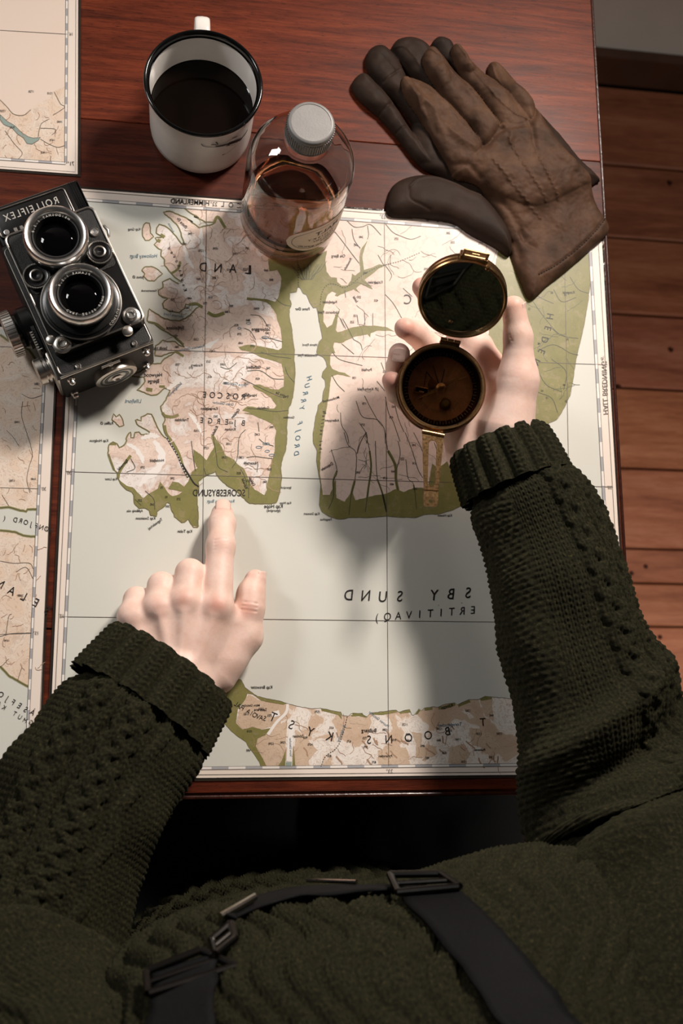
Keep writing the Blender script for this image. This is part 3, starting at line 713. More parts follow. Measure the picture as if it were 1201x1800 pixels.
# grid, frame, lettering
for (a, b) in (((363, 367), (352, 1350)), ((676, 390), (683.5, 1347)), ((992, 414), (1010, 1344)), ((129, 610), (1068, 641)), ((117, 829), (1078, 856)), ((107, 1084), (1083, 1096))):
    mp.line('grid_lines', 'ink_thin', [a, b], .9, 7)
frame_bar(mp, nTL, nTR, 30, 1); frame_bar(mp, nBL, nBR, 33, 1); frame_bar(mp, nTL, nBL, 36, 1); frame_bar(mp, nTR, nBR, 36, 1)
mp.line('frame_lines', 'ink_thin', [(139, 335), (1051, 404)], .7, 7); mp.line('frame_lines', 'ink_thin', [(90, 1364), (1106, 1355)], .8, 7)
mp.line('frame_lines', 'ink_thin', [(139, 337), (90, 1364)], .7, 7); mp.line('frame_lines', 'ink_thin', [(1051, 404), (1106, 1355)], .7, 7)
mp.text('HIMMERLAND', 334, 355.5, 8.5, 3.5, bold=.01, w=68); mp.text("22°", 376, 359, 7, 3.5, 'ink_thin', w=12)
mp.spread('COL', [(420, 362), (392, 359.5)], 8.5)
mp.spread('NOSE', [(752, 385), (806, 389)][::-1], 8.5); mp.text('23°', 673, 381, 6.5, 4, 'blue_ink')
mp.spread(' LAND', [(462, 475), (444, 475), (411, 473), (384, 472), (357, 470)], 15.5)
mp.text('L', 438, 475, 15.5); mp.text('C', 717, 527, 17)
mp.spread('ROSCOE', [(428, 698), (360, 694)], 10.5); mp.spread('BJERGE', [(428, 744), (355, 739)], 9.5)
mp.text('SCORESBYSUND', 385, 867, 11.5, 0, bold=.008, w=92)
mp.spread('HEDEN', R_((465, 432), (455, 488), (440, 545), (425, 602), (398, 655)), 12)
mp.spread('HURRY FJORD', H_((130, 575), (105, 655), (90, 730), (70, 800), (55, 870), (40, 990), (20, 1130)) + [(521, 797)], 9, 80, mat='blue_ink', shear=.15)
mp.spread('SBY SUND', [(822, 1043), (792, 1045), (764, 1047), (735, 1048), (703, 1049), (675, 1050), (643, 1048), (612, 1047)], 18.5, -2, shear=-.16, bold=.004)
mp.spread('ERTITIVAQ)', [(831, 1073), (662, 1086)], 13.5, -3, shear=-.12)
mp.text('"', 812, 1062, 5); mp.text("'", 771, 1066, 5)
mp.spread('KYST', [(580, 1295), (546, 1287), (513, 1275), (480, 1261)], 16, None)
mp.spread('BOONS', [(787, 1286), (753, 1293), (718, 1297.5), (684, 1300), (649, 1301)], 14.5, None); mp.text('T', 849, 1270, 14, -4)
mp.spread('SAVOIA HAL', J_((425, 415), (380, 405), (330, 380), (280, 350), (240, 325), (200, 300)), 8.5)
mp.text('23°', 685, 1356, 7, 0, 'ink_thin'); mp.text("30'", 121, 831, 6.5, 0, 'ink_thin'); mp.text("15'", 108, 1083, 6.5, 0, 'ink_thin')
mp.text("45'", 1059, 630, 5, 85, 'ink_thin'); mp.text("30'", 1072, 857, 6, 0, 'ink_thin')
mp.text('HALL BREDNING', 1063.5, 682, 9, 88, 'ink_thin', shear=.1, w=94)
names = [('Kap Greg', 236, 403, 4.5, 0), ('Sylfjeldene', 308, 576.5, 6, 0), ('Heywood', 269.5, 659, 6.5, 0), ('Bjerge', 270, 670, 6.5, 0), ('Søbjergene', 459, 578.5, 6, 0), ('Kap Hodgson', 174, 774.5, 4.8, 0), ('Kap Lister', 195, 842, 4.2, 0), ('Kap Swainson', 256, 911, 5, 0), ('Apusinîp nûa', 237, 898, 4.4, 0), ('Kap Tobin', 325, 934, 5, 0), ('Kap Brewster', 460, 1208, 5.5, 0), ('Kap Hope', 481, 890, 6.5, 0), ('(Igterajivit)', 481, 897.5, 4.5, 0), ('Kap Hope', 502, 884, 4, 0), ('Bulbjerg', 649, 1284, 6.5, 0), ('Pyramiden', 678, 1329, 4.5, 0), ('Hvidefjeld', 276, 809.5, 5, 0), ('Nusartalik', 441, 814, 5, 0),
         ('Søstrene', 458, 1247.5, 5, 0), ('Stivixen', 524, 1294, 5, 0), ('Kronen', 405, 754.5, 5, 0), ('Karsberg', 346, 642, 4.5, 0), ('Janus Ø', 243, 487, 5, 0), ('Raffles Ø', 188, 744, 5, 0), ('Fame Øer', 532, 543, 5, 0), ('Constable Pynt', 541, 624.5, 4.5, 0), ('Sandb Hal', 282, 612, 5, 0), ('J.P. Kochs Fjeld', 647, 684, 4.8, 0), ('Porfeld', 645, 650, 5, 0), ('Gaffelfjeld', 446, 645.5, 5, 0), ('Trefolden', 320, 738, 5, 0), ('Kampehøjen', 368, 718, 4.8, 0), ('Kap Stewart', 548, 903, 4.5, 0), ('Fangsthus', 573, 913, 4.2, 0), ('Kap Hewitt', 782, 906, 4.4, 0), ('Igterajivit', 503, 857, 4, 0), ('Gombeau', 508, 733.5, 4, 0), ('Nathorsts Fjeld', 578, 549, 4.8, 0), ('Fuglefjeldet', 580, 531, 4.5, 0), ('Katedralen', 660, 496, 4.8, 0), ('Ole Bjerg', 595, 450, 5, 0), ('Harris Fjord', 545, 606, 4.2, 0), ('Adlerspynt', 584, 739, 4.5, 0), ('Klintan', 786, 1242, 6, -16), ('Nattertorsvik', 262, 511, 4, 0), ('Påskenæs', 843, 1318, 4.2, 0), ('Moskusoksefj', 582, 702, 4.5, -15), ('Harefjeldet', 438, 695, 4.8, 0), ('Mitre Gletscher', 441, 1240, 4, 0)]
for s_, x, y, z_, a_ in names: mp.text(s_, x, y, z_, a_, bold=.008)
for s_, x, y, z_, a_ in (('Holloway Bugt', 252, 450, 6.5, 0), ('Lillefjord', 234, 705, 6.5, 0), ('Rosenvinges Bugt', 388, 881, 5.5, 0), ('Horsens Fjord', 305, 554, 4.8, 8), ('Torvgletscher', 790, 1274, 6, -3), ('Hone Gletscher', 413, 675, 5, 8), ('Grete Gletscher', 392, 709, 4.5, 6), ('Pedersens Gletscher', 336, 612, 4.5, -10), ('Bredgletscher', 600, 1290, 4.5, -68), ('Eskildgletscher', 307, 685, 4.5, -45), ('Morrow Gletscher', 666, 1264, 4.5, 38), ('Ammuna', 301, 400, 4, 62), ('Store Gletscher', 511, 1313, 4.2, 88)):
    mp.text(s_, x, y, z_, a_, 'blue_ink', shear=-.2)
mp.spread('Knudshoved', A_((1065, 1035), (1050, 980), (1035, 900), (1015, 830), (985, 750), (950, 690), (915, 635)), 6, None, bold=.008)
mp.spread('Nelliks lehr', H_((275, 900), (255, 1010), (245, 1100)) + [(563, 795)], 5.5, 80, bold=.01)
mp.spread('Klinkerdal', [(282, 796), (214, 826)][::-1], 0.01)
for s_, x, y, a_, z_ in (('Bjørnedal', 216, 817, -46, 5), ('Gydalen', 414, 727, -50, 5), ('Kalkdal', 378, 757, -62, 5), ('Ugleelv', 443, 846, 60, 4.6), ('Rævedal', 430, 850, 70, 4.6), ('Østre Elv', 320, 392, 48, 5), ('Kongedal', 1000, 514, 0, 4.5), ('Fegins Sø', 496, 694, 22, 5), ('Primulaelv', 612, 464, -60, 4.5), ('Sødal', 625, 526, 60, 4.5), ('Depotelv', 575, 820, -30, 5), ('Gudenelv', 463, 717, 0, 4.5), ('Tegneskrivaj', 273, 921, -36, 4.8)):
    mp.text(s_, x, y, z_, a_, bold=.01)
pts_done = []
def heights(sh, region, n, lo, hi, size, seed):
    r = random.Random(seed); k = 0; tries = 0
    while k < n and tries < n * 20:
        tries += 1
        x, y = r.uniform(region[0], region[2]), r.uniform(region[1], region[3])
        if any(abs(x - a) < 16 and abs(y - b) < 10 for a, b in pts_done): continue
        pts_done.append((x, y)); k += 1
        sh.text(str(r.randrange(lo, hi, 5)), x, y, size, 0, name='spot_heights', bold=.008)
heights(mp, (345, 385, 480, 860), 52, 300, 1400, 4.0, 1); heights(mp, (595, 400, 860, 860), 46, 120, 600, 4.0, 2); heights(mp, (430, 1245, 880, 1340), 34, 480, 1600, 4.0, 3)
heights(mp, (930, 470, 1010, 720), 12, 8, 90, 3.6, 4); heights(mp, (230, 800, 330, 900), 9, 60, 700, 4.0, 5); heights(mp, (300, 400, 345, 700), 10, 300, 900, 4.0, 6)
mp.done()

# ============ lower left sheet
ml = Sheet([(99.5, 668 - 90), (66, 1290 + 90), (-430, 1376), (-420, 560)], 'pale laminated map strip left of the large map with a fjord name down its edge', 'map_sheet')
nl = lambda y: 78.5 - (y - 640) * .0465
ml.fill('sea_area', 'sea', [(nl(582), 582), (nl(1374), 1374), (-405, 1370), (-398, 566)], 0)
c1 = L_((0, 150), (60, 195), (130, 240), (200, 260), (270, 290), (300, 330), (360, 420))
lim = (78, 650)
l1 = np.vstack([[(-400, 575)], rough_line([(-120, 540 + 30)] + c1, .6, 4, 31), [(nl(640), 640), (nl(895), 895)], rough_line(list(reversed(N_((0, 50), (60, 45), (120, 62), (180, 75), (190, 60), (250, 60)))), .6, 4, 32), [(-120, 900), (-400, 905)]])
ml.fill('upland_area', 'land_l', l1, 1)
l2 = np.vstack([[(-400, 925)], rough_line(N_((0, 205), (100, 215), (160, 240), (250, 250)), .5, 4, 33), [(nl(1206), 1206)], rough_line(list(reversed(N_((0, 1140), (60, 1205), (130, 1245), (195, 1280)))), .6, 4, 34), [(-100, 1120), (-400, 1100)]])
ml.fill('upland_area', 'land_l', l2, 1)
for P in (c1, N_((0, 50), (60, 45), (120, 62), (180, 75), (190, 60), (250, 60)), N_((0, 205), (100, 215), (160, 240), (250, 250)), N_((0, 1140), (60, 1205), (130, 1245), (195, 1280))):
    ml.line('coast_tint', 'green_line', rough_line(P, .5, 4, 35), 4.5, 3); ml.line('coastline', 'river', rough_line(P, .5, 4, 35), .9, 6)
for P in (L_((210, 770), (200, 900), (240, 1040), (300, 1250), (270, 1380), (250, 1500), (280, 1620)), L_((20, 1640), (80, 1740)), L_((60, 1040), (120, 1100), (180, 1190)), L_((200, 700), (290, 740), (400, 710)), L_((0, 260), (60, 262), (220, 270)), N_((0, 415), (90, 430), (200, 430), (230, 470)), N_((40, 930), (60, 800), (80, 780)), N_((0, 935), (80, 915), (210, 910)), N_((120, 1240), (150, 1150)), N_((10, 1140), (60, 1090)), N_((110, 490), (180, 460), (230, 540))):
    ml.line('rivers', 'ink_thin', rough_line(spline(P, len(P) * 6) if len(P) > 2 else P, .4, 2, 36), .8, 6)
r2 = random.Random(5)
for k in range(42):
    x, y = r2.uniform(2, 66), r2.choice([r2.uniform(630, 880), r2.uniform(955, 1180)])
    ml.line('contours', 'brown_line', stream(r2, x, y, r2.uniform(0, 6.3), r2.uniform(8, 20), 3, .8), .8, 5)
frame_bar(ml, (nl(582), 582), (nl(1374), 1374), 44, 1, 4.5)
for off in (20.5,): ml.line('frame_lines', 'ink_thin', [(nl(590) + off, 590), (nl(1370) + off, 1370)], .7, 7)
ml.line('grid_lines', 'ink_thin', [(0, 857), (nl(860), 859)], .7, 7); ml.line('grid_lines', 'ink_thin', [(0, 1115), (nl(1113), 1113)], .7, 7)
ml.text("30'", 77, 859.5, 6, 0, 'ink_thin'); ml.text("15'", 64, 1113, 6, 0, 'ink_thin')
ml.spread('RØNFJORD (', [(91, 933), (84, 930.5), (75, 928), (66, 925), (57, 922), (47, 919), (38, 916), (27, 914), (16, 913), (8, 911)], 8.5, 14, mat='ink')
ml.spread('SELAN', N_((325, 755), (280, 722), (190, 675), (78, 622), (0, 575)), 15, 27)
ml.spread('GÅSEFJO', [(68, 1258), (54, 1251), (44, 1247), (33, 1240), (22, 1234), (12, 1228), (1, 1221)], 10, 28, shear=-.1); ml.spread('GMUT KA', [(54, 1270), (42, 1266), (31, 1258), (22, 1252), (12, 1248), (6, 1243), (-2, 1237)], 8, 26, shear=-.1)
ml.text('U', 45, 591.5, 6, 8, 'ink_thin')
for s_, x, y in (('1880', 65, 675), ('1940', 30, 742), ('1640', 59, 842), ('1780', 21, 845), ('2080', 36, 1047), ('1690', 12, 1126)): ml.text(s_, x, y, 4, 0, name='spot_heights')
ml.done()

# ============ upper left sheet
mt = Sheet([(137.5, -60), (136.5, 306), (-380, 270), (-380, -95)], 'pale laminated map corner above the camera with a grey-green lake', 'map_sheet')
mt.fill('upland_area', 'land_l', [(118, -55), (115.5, 288.5), (-365, 255), (-365, -88)], 0)
lake = T_((0, 930), (60, 985), (120, 1020), (180, 1080), (230, 1110), (270, 1120), (330, 1115), (310, 1140), (260, 1170), (220, 1165), (190, 1120), (140, 1085), (100, 1040), (30, 1010), (0, 970))
mt.fill('icecap_area', 'peach', rough_line([(118, -55), (116.5, 150)] + T_((440, 745), (400, 800), (270, 860), (200, 930), (120, 930), (60, 870), (0, 800)) + [(-60, 150), (-365, 130), (-365, -85)], .8, 5, 40), 1)
mt.fill('lakes', 'lake', lake, 4); mt.line('coastline', 'ink_thin', lake, .7, 6, True)
for P in (T_((440, 745), (490, 840), (525, 870), (430, 935)), T_((400, 965), (340, 1000), (320, 1050), (310, 1110)), T_((330, 1040), (440, 1045), (450, 1070), (420, 1095)), T_((330, 1130), (400, 1170), (470, 1195), (530, 1180)), T_((410, 1310), (412, 1265)), T_((0, 810), (60, 870), (110, 925), (190, 935), (250, 890)), T_((150, 1290), (180, 1240), (120, 1170), (40, 1060))):
    mt.line('rivers', 'ink_thin', rough_line(spline(P, len(P) * 5) if len(P) > 2 else P, .4, 2, 41), .8, 6)
for k in range(16):
    x, y = r2.uniform(5, 105), r2.uniform(190, 275)
    mt.line('contours', 'brown_line', stream(r2, x, y, r2.uniform(0, 6.3), r2.uniform(8, 22), 3, .8), .7, 5)
frame_bar(mt, (118, -50), (115.5, 287), 26, 1, 4.0); frame_bar(mt, (115.5, 287), (-365, 254), 20, 1, 4.0)
mt.line('frame_lines', 'ink_thin', [(133.5, -50), (132.5, 302), (-370, 266)], .6, 7)
mt.line('grid_lines', 'ink_thin', [(0, 53), (118, 60)], .8, 7)
mt.text("16'", 124.5, 60, 5.5, 0, 'ink_thin'); mt.text('71°', 124.5, 288, 7, 0)
for s_, x, y in (('1720', 55, 161), ('1510', 88, 164), ('1440', 105, 214), ('1470', 92, 246.5), ('1460', 77, 268), ('910', 22, 224), ('1350', 5, 195)): mt.text(s_, x, y, 4, 0, name='spot_heights')
mt.done()
# ------------------------------------------------------------------ enamel mug
MG = at(352.5, 231, 0.0)
enamel = plain('white_enamel', S(236, 231, 225), .22, var=.04, scale=40, bump=.05, bscale=60)
black_enamel = plain('black_enamel_rim', S(12, 12, 12), .12, var=.2, scale=60)
mug = empty('enamel_mug', (MG[0], MG[1], 0)); tag(mug, 'white enamel mug with black rim holding black coffee, beside the bottle', 'mug')
MT = TR((MG[0], MG[1], 0), (1.055, 0, 0), (0, 1.055, 0), (0, 0, 1.0))
prof = [(.0, .0012), (.036, .0012), (.0385, .0), (.0425, .0015), (.0448, .006), (.0455, .014), (.0458, .05), (.0462, .072), (.0474, .0765), (.0484, .0785)]
inner = [(.0474, .0785), (.0462, .0745), (.0452, .070), (.0446, .05), (.0443, .016), (.041, .005), (.0, .004)]
child_of(MB(MT).lathe(prof + inner, 96).build('mug_body', enamel, None, True, 60), mug)
ring = [(.0486 + .0017 * math.cos(a), .0795 + .0017 * math.sin(a)) for a in np.linspace(0, 2 * math.pi, 14)[:-1]]
ring = [(.0452, .0758), (.0464, .0782), (.0474, .0808), (.0484, .0818), (.0496, .0814), (.0503, .0803), (.0502, .079), (.0492, .0780), (.0480, .0772), (.0474, .0745), (.0466, .0735)]
child_of(MB(MT).lathe(ring, 96, closed=True).build('rim', black_enamel, None, True, 80), mug)
cof = NT('black_coffee'); cof.set(Base_Color=cof.ramp(cof.noise(cof.coord(), 30, 2), [(.3, S(10, 6, 4)), (.8, S(16, 9, 6))]), Roughness=.06); cof.b.inputs['Specular IOR Level'].default_value = .2
child_of(MB(MT).lathe([(0, .008), (.0436, .017), (.0445, .040), (.0447, .0446), (.0438, .0440), (0, .0440)], 72).build('coffee', cof.m, None, True, 30), mug)
# handle points away from the sitter, seen only above the rim
hd = np.array([-.030, 1.0, 0.0]); hd /= np.linalg.norm(hd)
hp = [(.0465, .067), (.058, .071), (.0685, .068), (.0745, .057), (.0735, .041), (.064, .029), (.0465, .022)]
HP = spline([(hd[0] * r, hd[1] * r, z) for r, z in hp], 40)
side = np.cross(hd, [0, 0, 1.0])
v = []; f = []
tan = np.gradient(HP, axis=0); tan /= np.linalg.norm(tan, axis=1)[:, None]
for i in range(40):
    nn = np.cross(side, tan[i])
    for k in range(12):
        a = 2 * math.pi * k / 12; v.append(HP[i] + side * .0066 * math.copysign(abs(math.cos(a)) ** .7, math.cos(a)) + nn * .0022 * math.sin(a))
for i in range(39):
    for k in range(12): f.append((i * 12 + k, i * 12 + (k + 1) % 12, (i + 1) * 12 + (k + 1) % 12, (i + 1) * 12 + k))
hb = MB(MT).add(v, f).build('handle', enamel, None, True, 80); child_of(hb, mug)
# sketchy black print (boat on a shore) wrapped round the wall
def wrap(pts_az_h, w, r=.0463):
    P = np.asarray(pts_az_h, float); n = len(P)
    d = np.gradient(P * [r, 1], axis=0); d /= np.linalg.norm(d, axis=1)[:, None] + 1e-9
    w = np.broadcast_to(np.asarray(w, float), (n,))
    nn = np.stack([-d[:, 1], d[:, 0]], 1) * w[:, None] / 2
    Q = np.vstack([P * [r, 1] + nn, P * [r, 1] - nn])
    rr_ = r + .0003 * (Q[:, 1] - .0) / .08
    return np.stack([rr_ * np.cos(Q[:, 0] / r), rr_ * np.sin(Q[:, 0] / r), Q[:, 1]], 1), [(i, i + 1, n + i + 1, n + i) for i in range(n - 1)]
pm = MB(MT); rp = random.Random(3)
def mug_px(px, py):
    """azimuth and height on the mug wall seen at a frame point"""
    o = CAM; d = at(px, py, 0) - CAM; cx, cy = MG[0], MG[1]; r = .0487
    a = d[0] ** 2 + d[1] ** 2; b = 2 * ((o[0] - cx) * d[0] + (o[1] - cy) * d[1]); c = (o[0] - cx) ** 2 + (o[1] - cy) ** 2 - r * r
    t = (-b - math.sqrt(max(b * b - 4 * a * c, 0))) / (2 * a); p = o + d * t
    return math.atan2(p[1] - cy, p[0] - cx), p[2]
q = 110 / 1201
def stroke(zp, w):
    P = [mug_px(350 + q * x, 180 + q * y) for x, y in zp]
    P = spline(P, 24) if len(P) > 2 else np.array(P)
    v_, f_ = wrap(P, w); pm.add(v_, f_)
stroke([(40, 790), (80, 830), (150, 850), (250, 852), (330, 845)], .0007)
stroke([(310, 845), (420, 830), (520, 805), (620, 775), (700, 745), (780, 715)], .0016)
stroke([(560, 795), (640, 770), (720, 740), (800, 700)], .0034)
stroke([(700, 755), (790, 705), (850, 640), (890, 590), (925, 520)], .0020)
stroke([(630, 690), (720, 650)], .0012); stroke([(440, 1005), (495, 985)], .0012); stroke([(230, 810), (290, 805), (340, 812)], .0012)
stroke([(320, 755), (345, 780), (360, 805)], .0010); stroke([(860, 480), (890, 400)], .0009)
stroke([(380, 800), (520, 750), (640, 690), (800, 610)], .0004); stroke([(500, 985), (600, 920), (720, 810)], .0004); stroke([(340, 850), (480, 830), (620, 820), (700, 790)], .0005)
for k in range(26):
    x = rp.uniform(520, 800); y = 800 - (x - 560) * .42 + rp.uniform(-6, 22)
    stroke([(x, y), (x + rp.uniform(5, 18), y + rp.uniform(-14, 10))], rp.uniform(.0004, .0010))
o = pm.build('mug_print', plain('mug_print_ink', S(20, 19, 19), .4)); o['kind'] = 'stuff'; child_of(o, mug)

# ------------------------------------------------------------------ whisky bottle
BT = at(506, 386, 0.0); BT = np.array([BT[0], BT[1], TH])
glass = NT('clear_glass'); glass.set(Base_Color=(.97, .96, .94, 1), Roughness=glass.math('MULTIPLY', glass.noise(glass.coord(), 30, 2), .02))
glass.b.inputs['Transmission Weight'].default_value = 1; glass.b.inputs['IOR'].default_value = 1.47
whisky = NT('amber_whisky'); whisky.set(Base_Color=whisky.mix(whisky.noise(whisky.coord(), 20, 1), S(226, 168, 134), S(220, 158, 124)), Roughness=0.0)
whisky.b.inputs['Transmission Weight'].default_value = 1; whisky.b.inputs['IOR'].default_value = 1.36
bottle = empty('whisky_bottle', tuple(BT)); tag(bottle, 'clear round-shouldered glass bottle of amber whisky with grey screw cap', 'bottle')
BTM = TR(BT, (1.1, 0, 0), (0, 1.1, 0), (0, 0, .97))
outer = [(0, .004), (.030, .0035), (.036, .0), (.0395, .0012), (.0418, .005), (.0425, .010), (.0427, .06), (.0428, .100), (.0424, .108), (.0405, .117), (.0365, .1255), (.030, .132), (.0225, .1365), (.0175, .1395), (.0150, .1435), (.0142, .150), (.0142, .1535), (.0155, .1545), (.0155, .1565), (.0142, .1575), (.0138, .166)]
inn = [(.0105, .166), (.0105, .150), (.0112, .144), (.0145, .139), (.021, .134), (.0285, .1293), (.0345, .123), (.0385, .1155), (.0402, .1075), (.0405, .100), (.0404, .06), (.0402, .018), (.038, .0125), (.030, .0105), (0, .0118)]
gb = MB(BTM).lathe(outer + inn, 96).build('glass_body', glass.m, None, True, 70); child_of(gb, bottle)
liq = [(0, .01195), (.030, .01065), (.0379, .0127), (.0400, .0182), (.0402, .044), (.0395, .0437), (.036, .0436), (0, .0436)]
child_of(MB(BTM).lathe(liq, 96).build('whisky', whisky.m, None, True, 50), bottle)
capm = plain('grey_cap_metal', S(128, 126, 124), .5, .2, var=.06, scale=80, bump=.12, bscale=700)
cp = [(0, .1735), (.0150, .1735), (.0166, .1732), (.0174, .1722), (.0177, .170)]
cap = MB(BTM).lathe(list(reversed([(.0177, .1560), (.0177, .170), (.0174, .1722), (.0166, .1732), (.0150, .1736), (.0150, .1732), (0, .1732)])), 72)
child_of(cap.build('screw_cap', capm, None, True, 40), bottle)
kn = MB(BTM)
for k in range(60):
    a = 2 * math.pi * k / 60; c, s_ = math.cos(a), math.sin(a)
    kn.box((.0175, -.00045, .1572), (.01835, .00045, .1688), TR((0, 0, 0), (c, s_, 0), (-s_, c, 0)))
o = kn.build('cap_knurling', capm); o['kind'] = 'stuff'; child_of(o, bottle)
child_of(MB(BTM).lathe([(.0150, .1540), (.0181, .1545), (.0184, .1552), (.0181, .1562), (.0150, .1564)], 60, closed=True).build('cap_skirt', capm, None, True), bottle)
# oval paper label curved on the glass
def bot_px(px, py, r=.0473):
    o = CAM; d = at(px, py, 0) - CAM; cx, cy = BT[0], BT[1]
    a = d[0] ** 2 + d[1] ** 2; b = 2 * ((o[0] - cx) * d[0] + (o[1] - cy) * d[1]); c = (o[0] - cx) ** 2 + (o[1] - cy) ** 2 - r * r
    t = (-b - math.sqrt(max(b * b - 4 * a * c, 0))) / (2 * a); p = o + d * t
    return math.atan2(p[1] - cy, p[0] - cx), p[2] - BT[2]
labm = plain('label_paper', S(222, 208, 190), .6, var=.04, scale=200)
inkm = plain('label_ink', S(30, 24, 22), .6)
a0, hmid = bot_px(508, 387)[0] + .80, .052
LW, LH = .76, .0235                                  # half width (radians), half height
nu, nv = 40, 16; v = []; f = []
for j in range(nv + 1):
    for i in range(nu + 1):
        u = -1 + 2 * i / nu; hgt = math.sqrt(max(0, 1 - abs(u) ** 2.3)) * LH
        a = a0 + u * LW; z = hmid + hgt * (-1 + 2 * j / nv)
        v.append((.04305 * math.cos(a), .04305 * math.sin(a), z))
f = [(j * (nu + 1) + i, j * (nu + 1) + i + 1, (j + 1) * (nu + 1) + i + 1, (j + 1) * (nu + 1) + i) for j in range(nv) for i in range(nu)]
lab = MB(BTM).add(v, f).build('label', labm, None, True); child_of(lab, bottle)
li = MB(BTM)
def curved(P, faces, r=.0432):
    P = np.asarray(P); li.add(np.stack([r * np.cos(P[:, 0]), r * np.sin(P[:, 0]), P[:, 1]], 1), faces)
def label_text(s_, u, z, size, **kw):
    v_, f_ = text_mesh(s_, kw.get('shear', 0), kw.get('spacing', 1), kw.get('bold', .01)); k = size / .69
    curved(np.stack([a0 + u * LW - v_[:, 0] * k / .043, hmid + z + v_[:, 1] * k], 1), [g[::-1] for g in f_])
label_text('MALT', .10, .0085, .0066, bold=.02); label_text('WHISKY', -.05, -.0005, .0036, spacing=1.5); label_text('AGED TEN', .05, -.0062, .003); label_text('YEARS', .12, -.0105, .0028)
t = np.linspace(0, 2 * math.pi, 80); w_ = .94
for sc in (.86,):
    P1 = np.stack([a0 + LW * sc * np.sign(np.cos(t)) * np.abs(np.cos(t)) ** .9, hmid + LH * sc * .92 * np.sign(np.sin(t)) * np.abs(np.sin(t)) ** .85], 1); P2 = np.stack([a0 + (P1[:, 0] - a0) * .985, hmid + (P1[:, 1] - hmid) * .975], 1)
    curved(np.vstack([P1, P2]), [(i, i + 1, 80 + i + 1, 80 + i) for i in range(79)])
for i, ch in enumerate('DISTILLED AND BOTTLED'):
    u = .62 - i * .062; label_text(ch, u, -.0165 + .0075 * (abs(u) / .7) ** 2, .0027)
o = li.build('label_print', inkm); o['kind'] = 'stuff'; child_of(o, lab)
o.matrix_parent_inverse = Matrix.Identity(4); lab.matrix_parent_inverse = Matrix.Translation(-Vector(bottle.location))
# ------------------------------------------------------------------ twin-lens reflex camera lying on its back
KZ = .060
_bl, _br = at(105, 667, KZ), at(272, 602, KZ)
ex = (_br - _bl); KW = float(np.linalg.norm(ex)); ex /= KW; ey = np.array([-ex[1], ex[0], 0])
KO = (_bl + _br) / 2; KO = np.array([KO[0], KO[1], TH])
KT = TR(KO, ex, ey, (0, 0, 1))
def kl(px, py, z):
    """camera-local x, y of a frame point at local height z"""
    p = at(px, py, z + TH) - KO; return float(p @ ex), float(p @ ey)
tlr = empty('twin_lens_camera', tuple(KO)); tag(tlr, 'black twin-lens reflex camera with chrome-ringed lenses lying on its back', 'camera')
blk = plain('black_lacquer', S(17, 16, 16), .3, var=.3, scale=40, bump=.08, bscale=300)
leather = plain('black_leatherette', S(20, 19, 18), .5, var=.35, scale=500, bump=.9, bscale=1500)
chrome = plain('chrome', S(235, 232, 228), .30, 1.0, var=.06, scale=40)
satin = plain('satin_chrome', S(205, 200, 192), .34, 1.0, var=.08, scale=200)
dark = plain('matt_black', S(9, 9, 9), .55, var=.3)
lensg = NT('coated_lens_glass'); lensg.set(Base_Color=lensg.mix(lensg.noise(lensg.coord(), 20, 1), S(4, 4, 5), S(7, 6, 8)), Roughness=.03); lensg.b.inputs['Specular IOR Level'].default_value = .22; lensg = lensg.m
white_ink = plain('engraving_white', S(190, 186, 178), .5)
W2 = KW / 2; YB, YH = .128, .1655
def part(mb, name, mat, parent=tlr, smooth=True, ang=35):
    o = mb.build(name, mat, None, smooth, ang)
    o.parent = parent
    base = Vector(tlr.location)
    o.matrix_parent_inverse = Matrix.Translation(-base) if parent is tlr else Matrix.Identity(4)
    return o
part(MB(KT).bbox((-W2, 0, .002), (W2, YB, KZ), .0035, seg=3), 'body', leather)
part(MB(KT).bbox((-W2 + .0015, YB - .001, .004), (W2 - .0015, YH, KZ - .004), .003, seg=3), 'viewfinder_hood', blk)
for k in range(5):                                   # ribs at the right end of the hood
    x = W2 - .0095 + k * .0019
    part(MB(KT).bbox((x, YB + .004, .010), (x + .0009, YH - .0015, KZ - .0028), .0003, seg=1), 'hood_rib', blk)
# name plate
pl = part(MB(KT).bbox((-W2 + .004, YB + .006, KZ - .006), (W2 - .014, YH - .004, KZ - .0018), .0035, seg=3), 'name_plate', blk)
def rrect(x0, y0, x1, y1, r, z, n=5):
    P = []
    for cx, cy, a in ((x1 - r, y1 - r, 0), (x0 + r, y1 - r, 90), (x0 + r, y0 + r, 180), (x1 - r, y0 + r, 270)):
        for k in range(n + 1):
            t = math.radians(a + 90 * k / n); P.append((cx + r * math.cos(t), cy + r * math.sin(t), z))
    return P
part(MB(KT).tube(rrect(-W2 + .005, YB + .007, W2 - .015, YH - .005, .003, KZ - .0016), .0005, 6, closed=True), 'plate_border', satin, pl)
tb = MB(KT)
v_, f_ = text_mesh('ROLLEIFLEX', 0, 1.28, .004)
wtx = v_[:, 0].max() - v_[:, 0].min(); k = .049 / wtx
cxp = (-W2 + .004 + W2 - .014) / 2
tb.add(np.stack([cxp - v_[:, 0] * k, (YB + YH) / 2 + .0045 + v_[:, 1] * k * 1.25, np.full(len(v_), KZ - .00165)], 1), [g[::-1] for g in f_])
o = part(tb, 'name_lettering', white_ink, pl, False); o['kind'] = 'stuff'
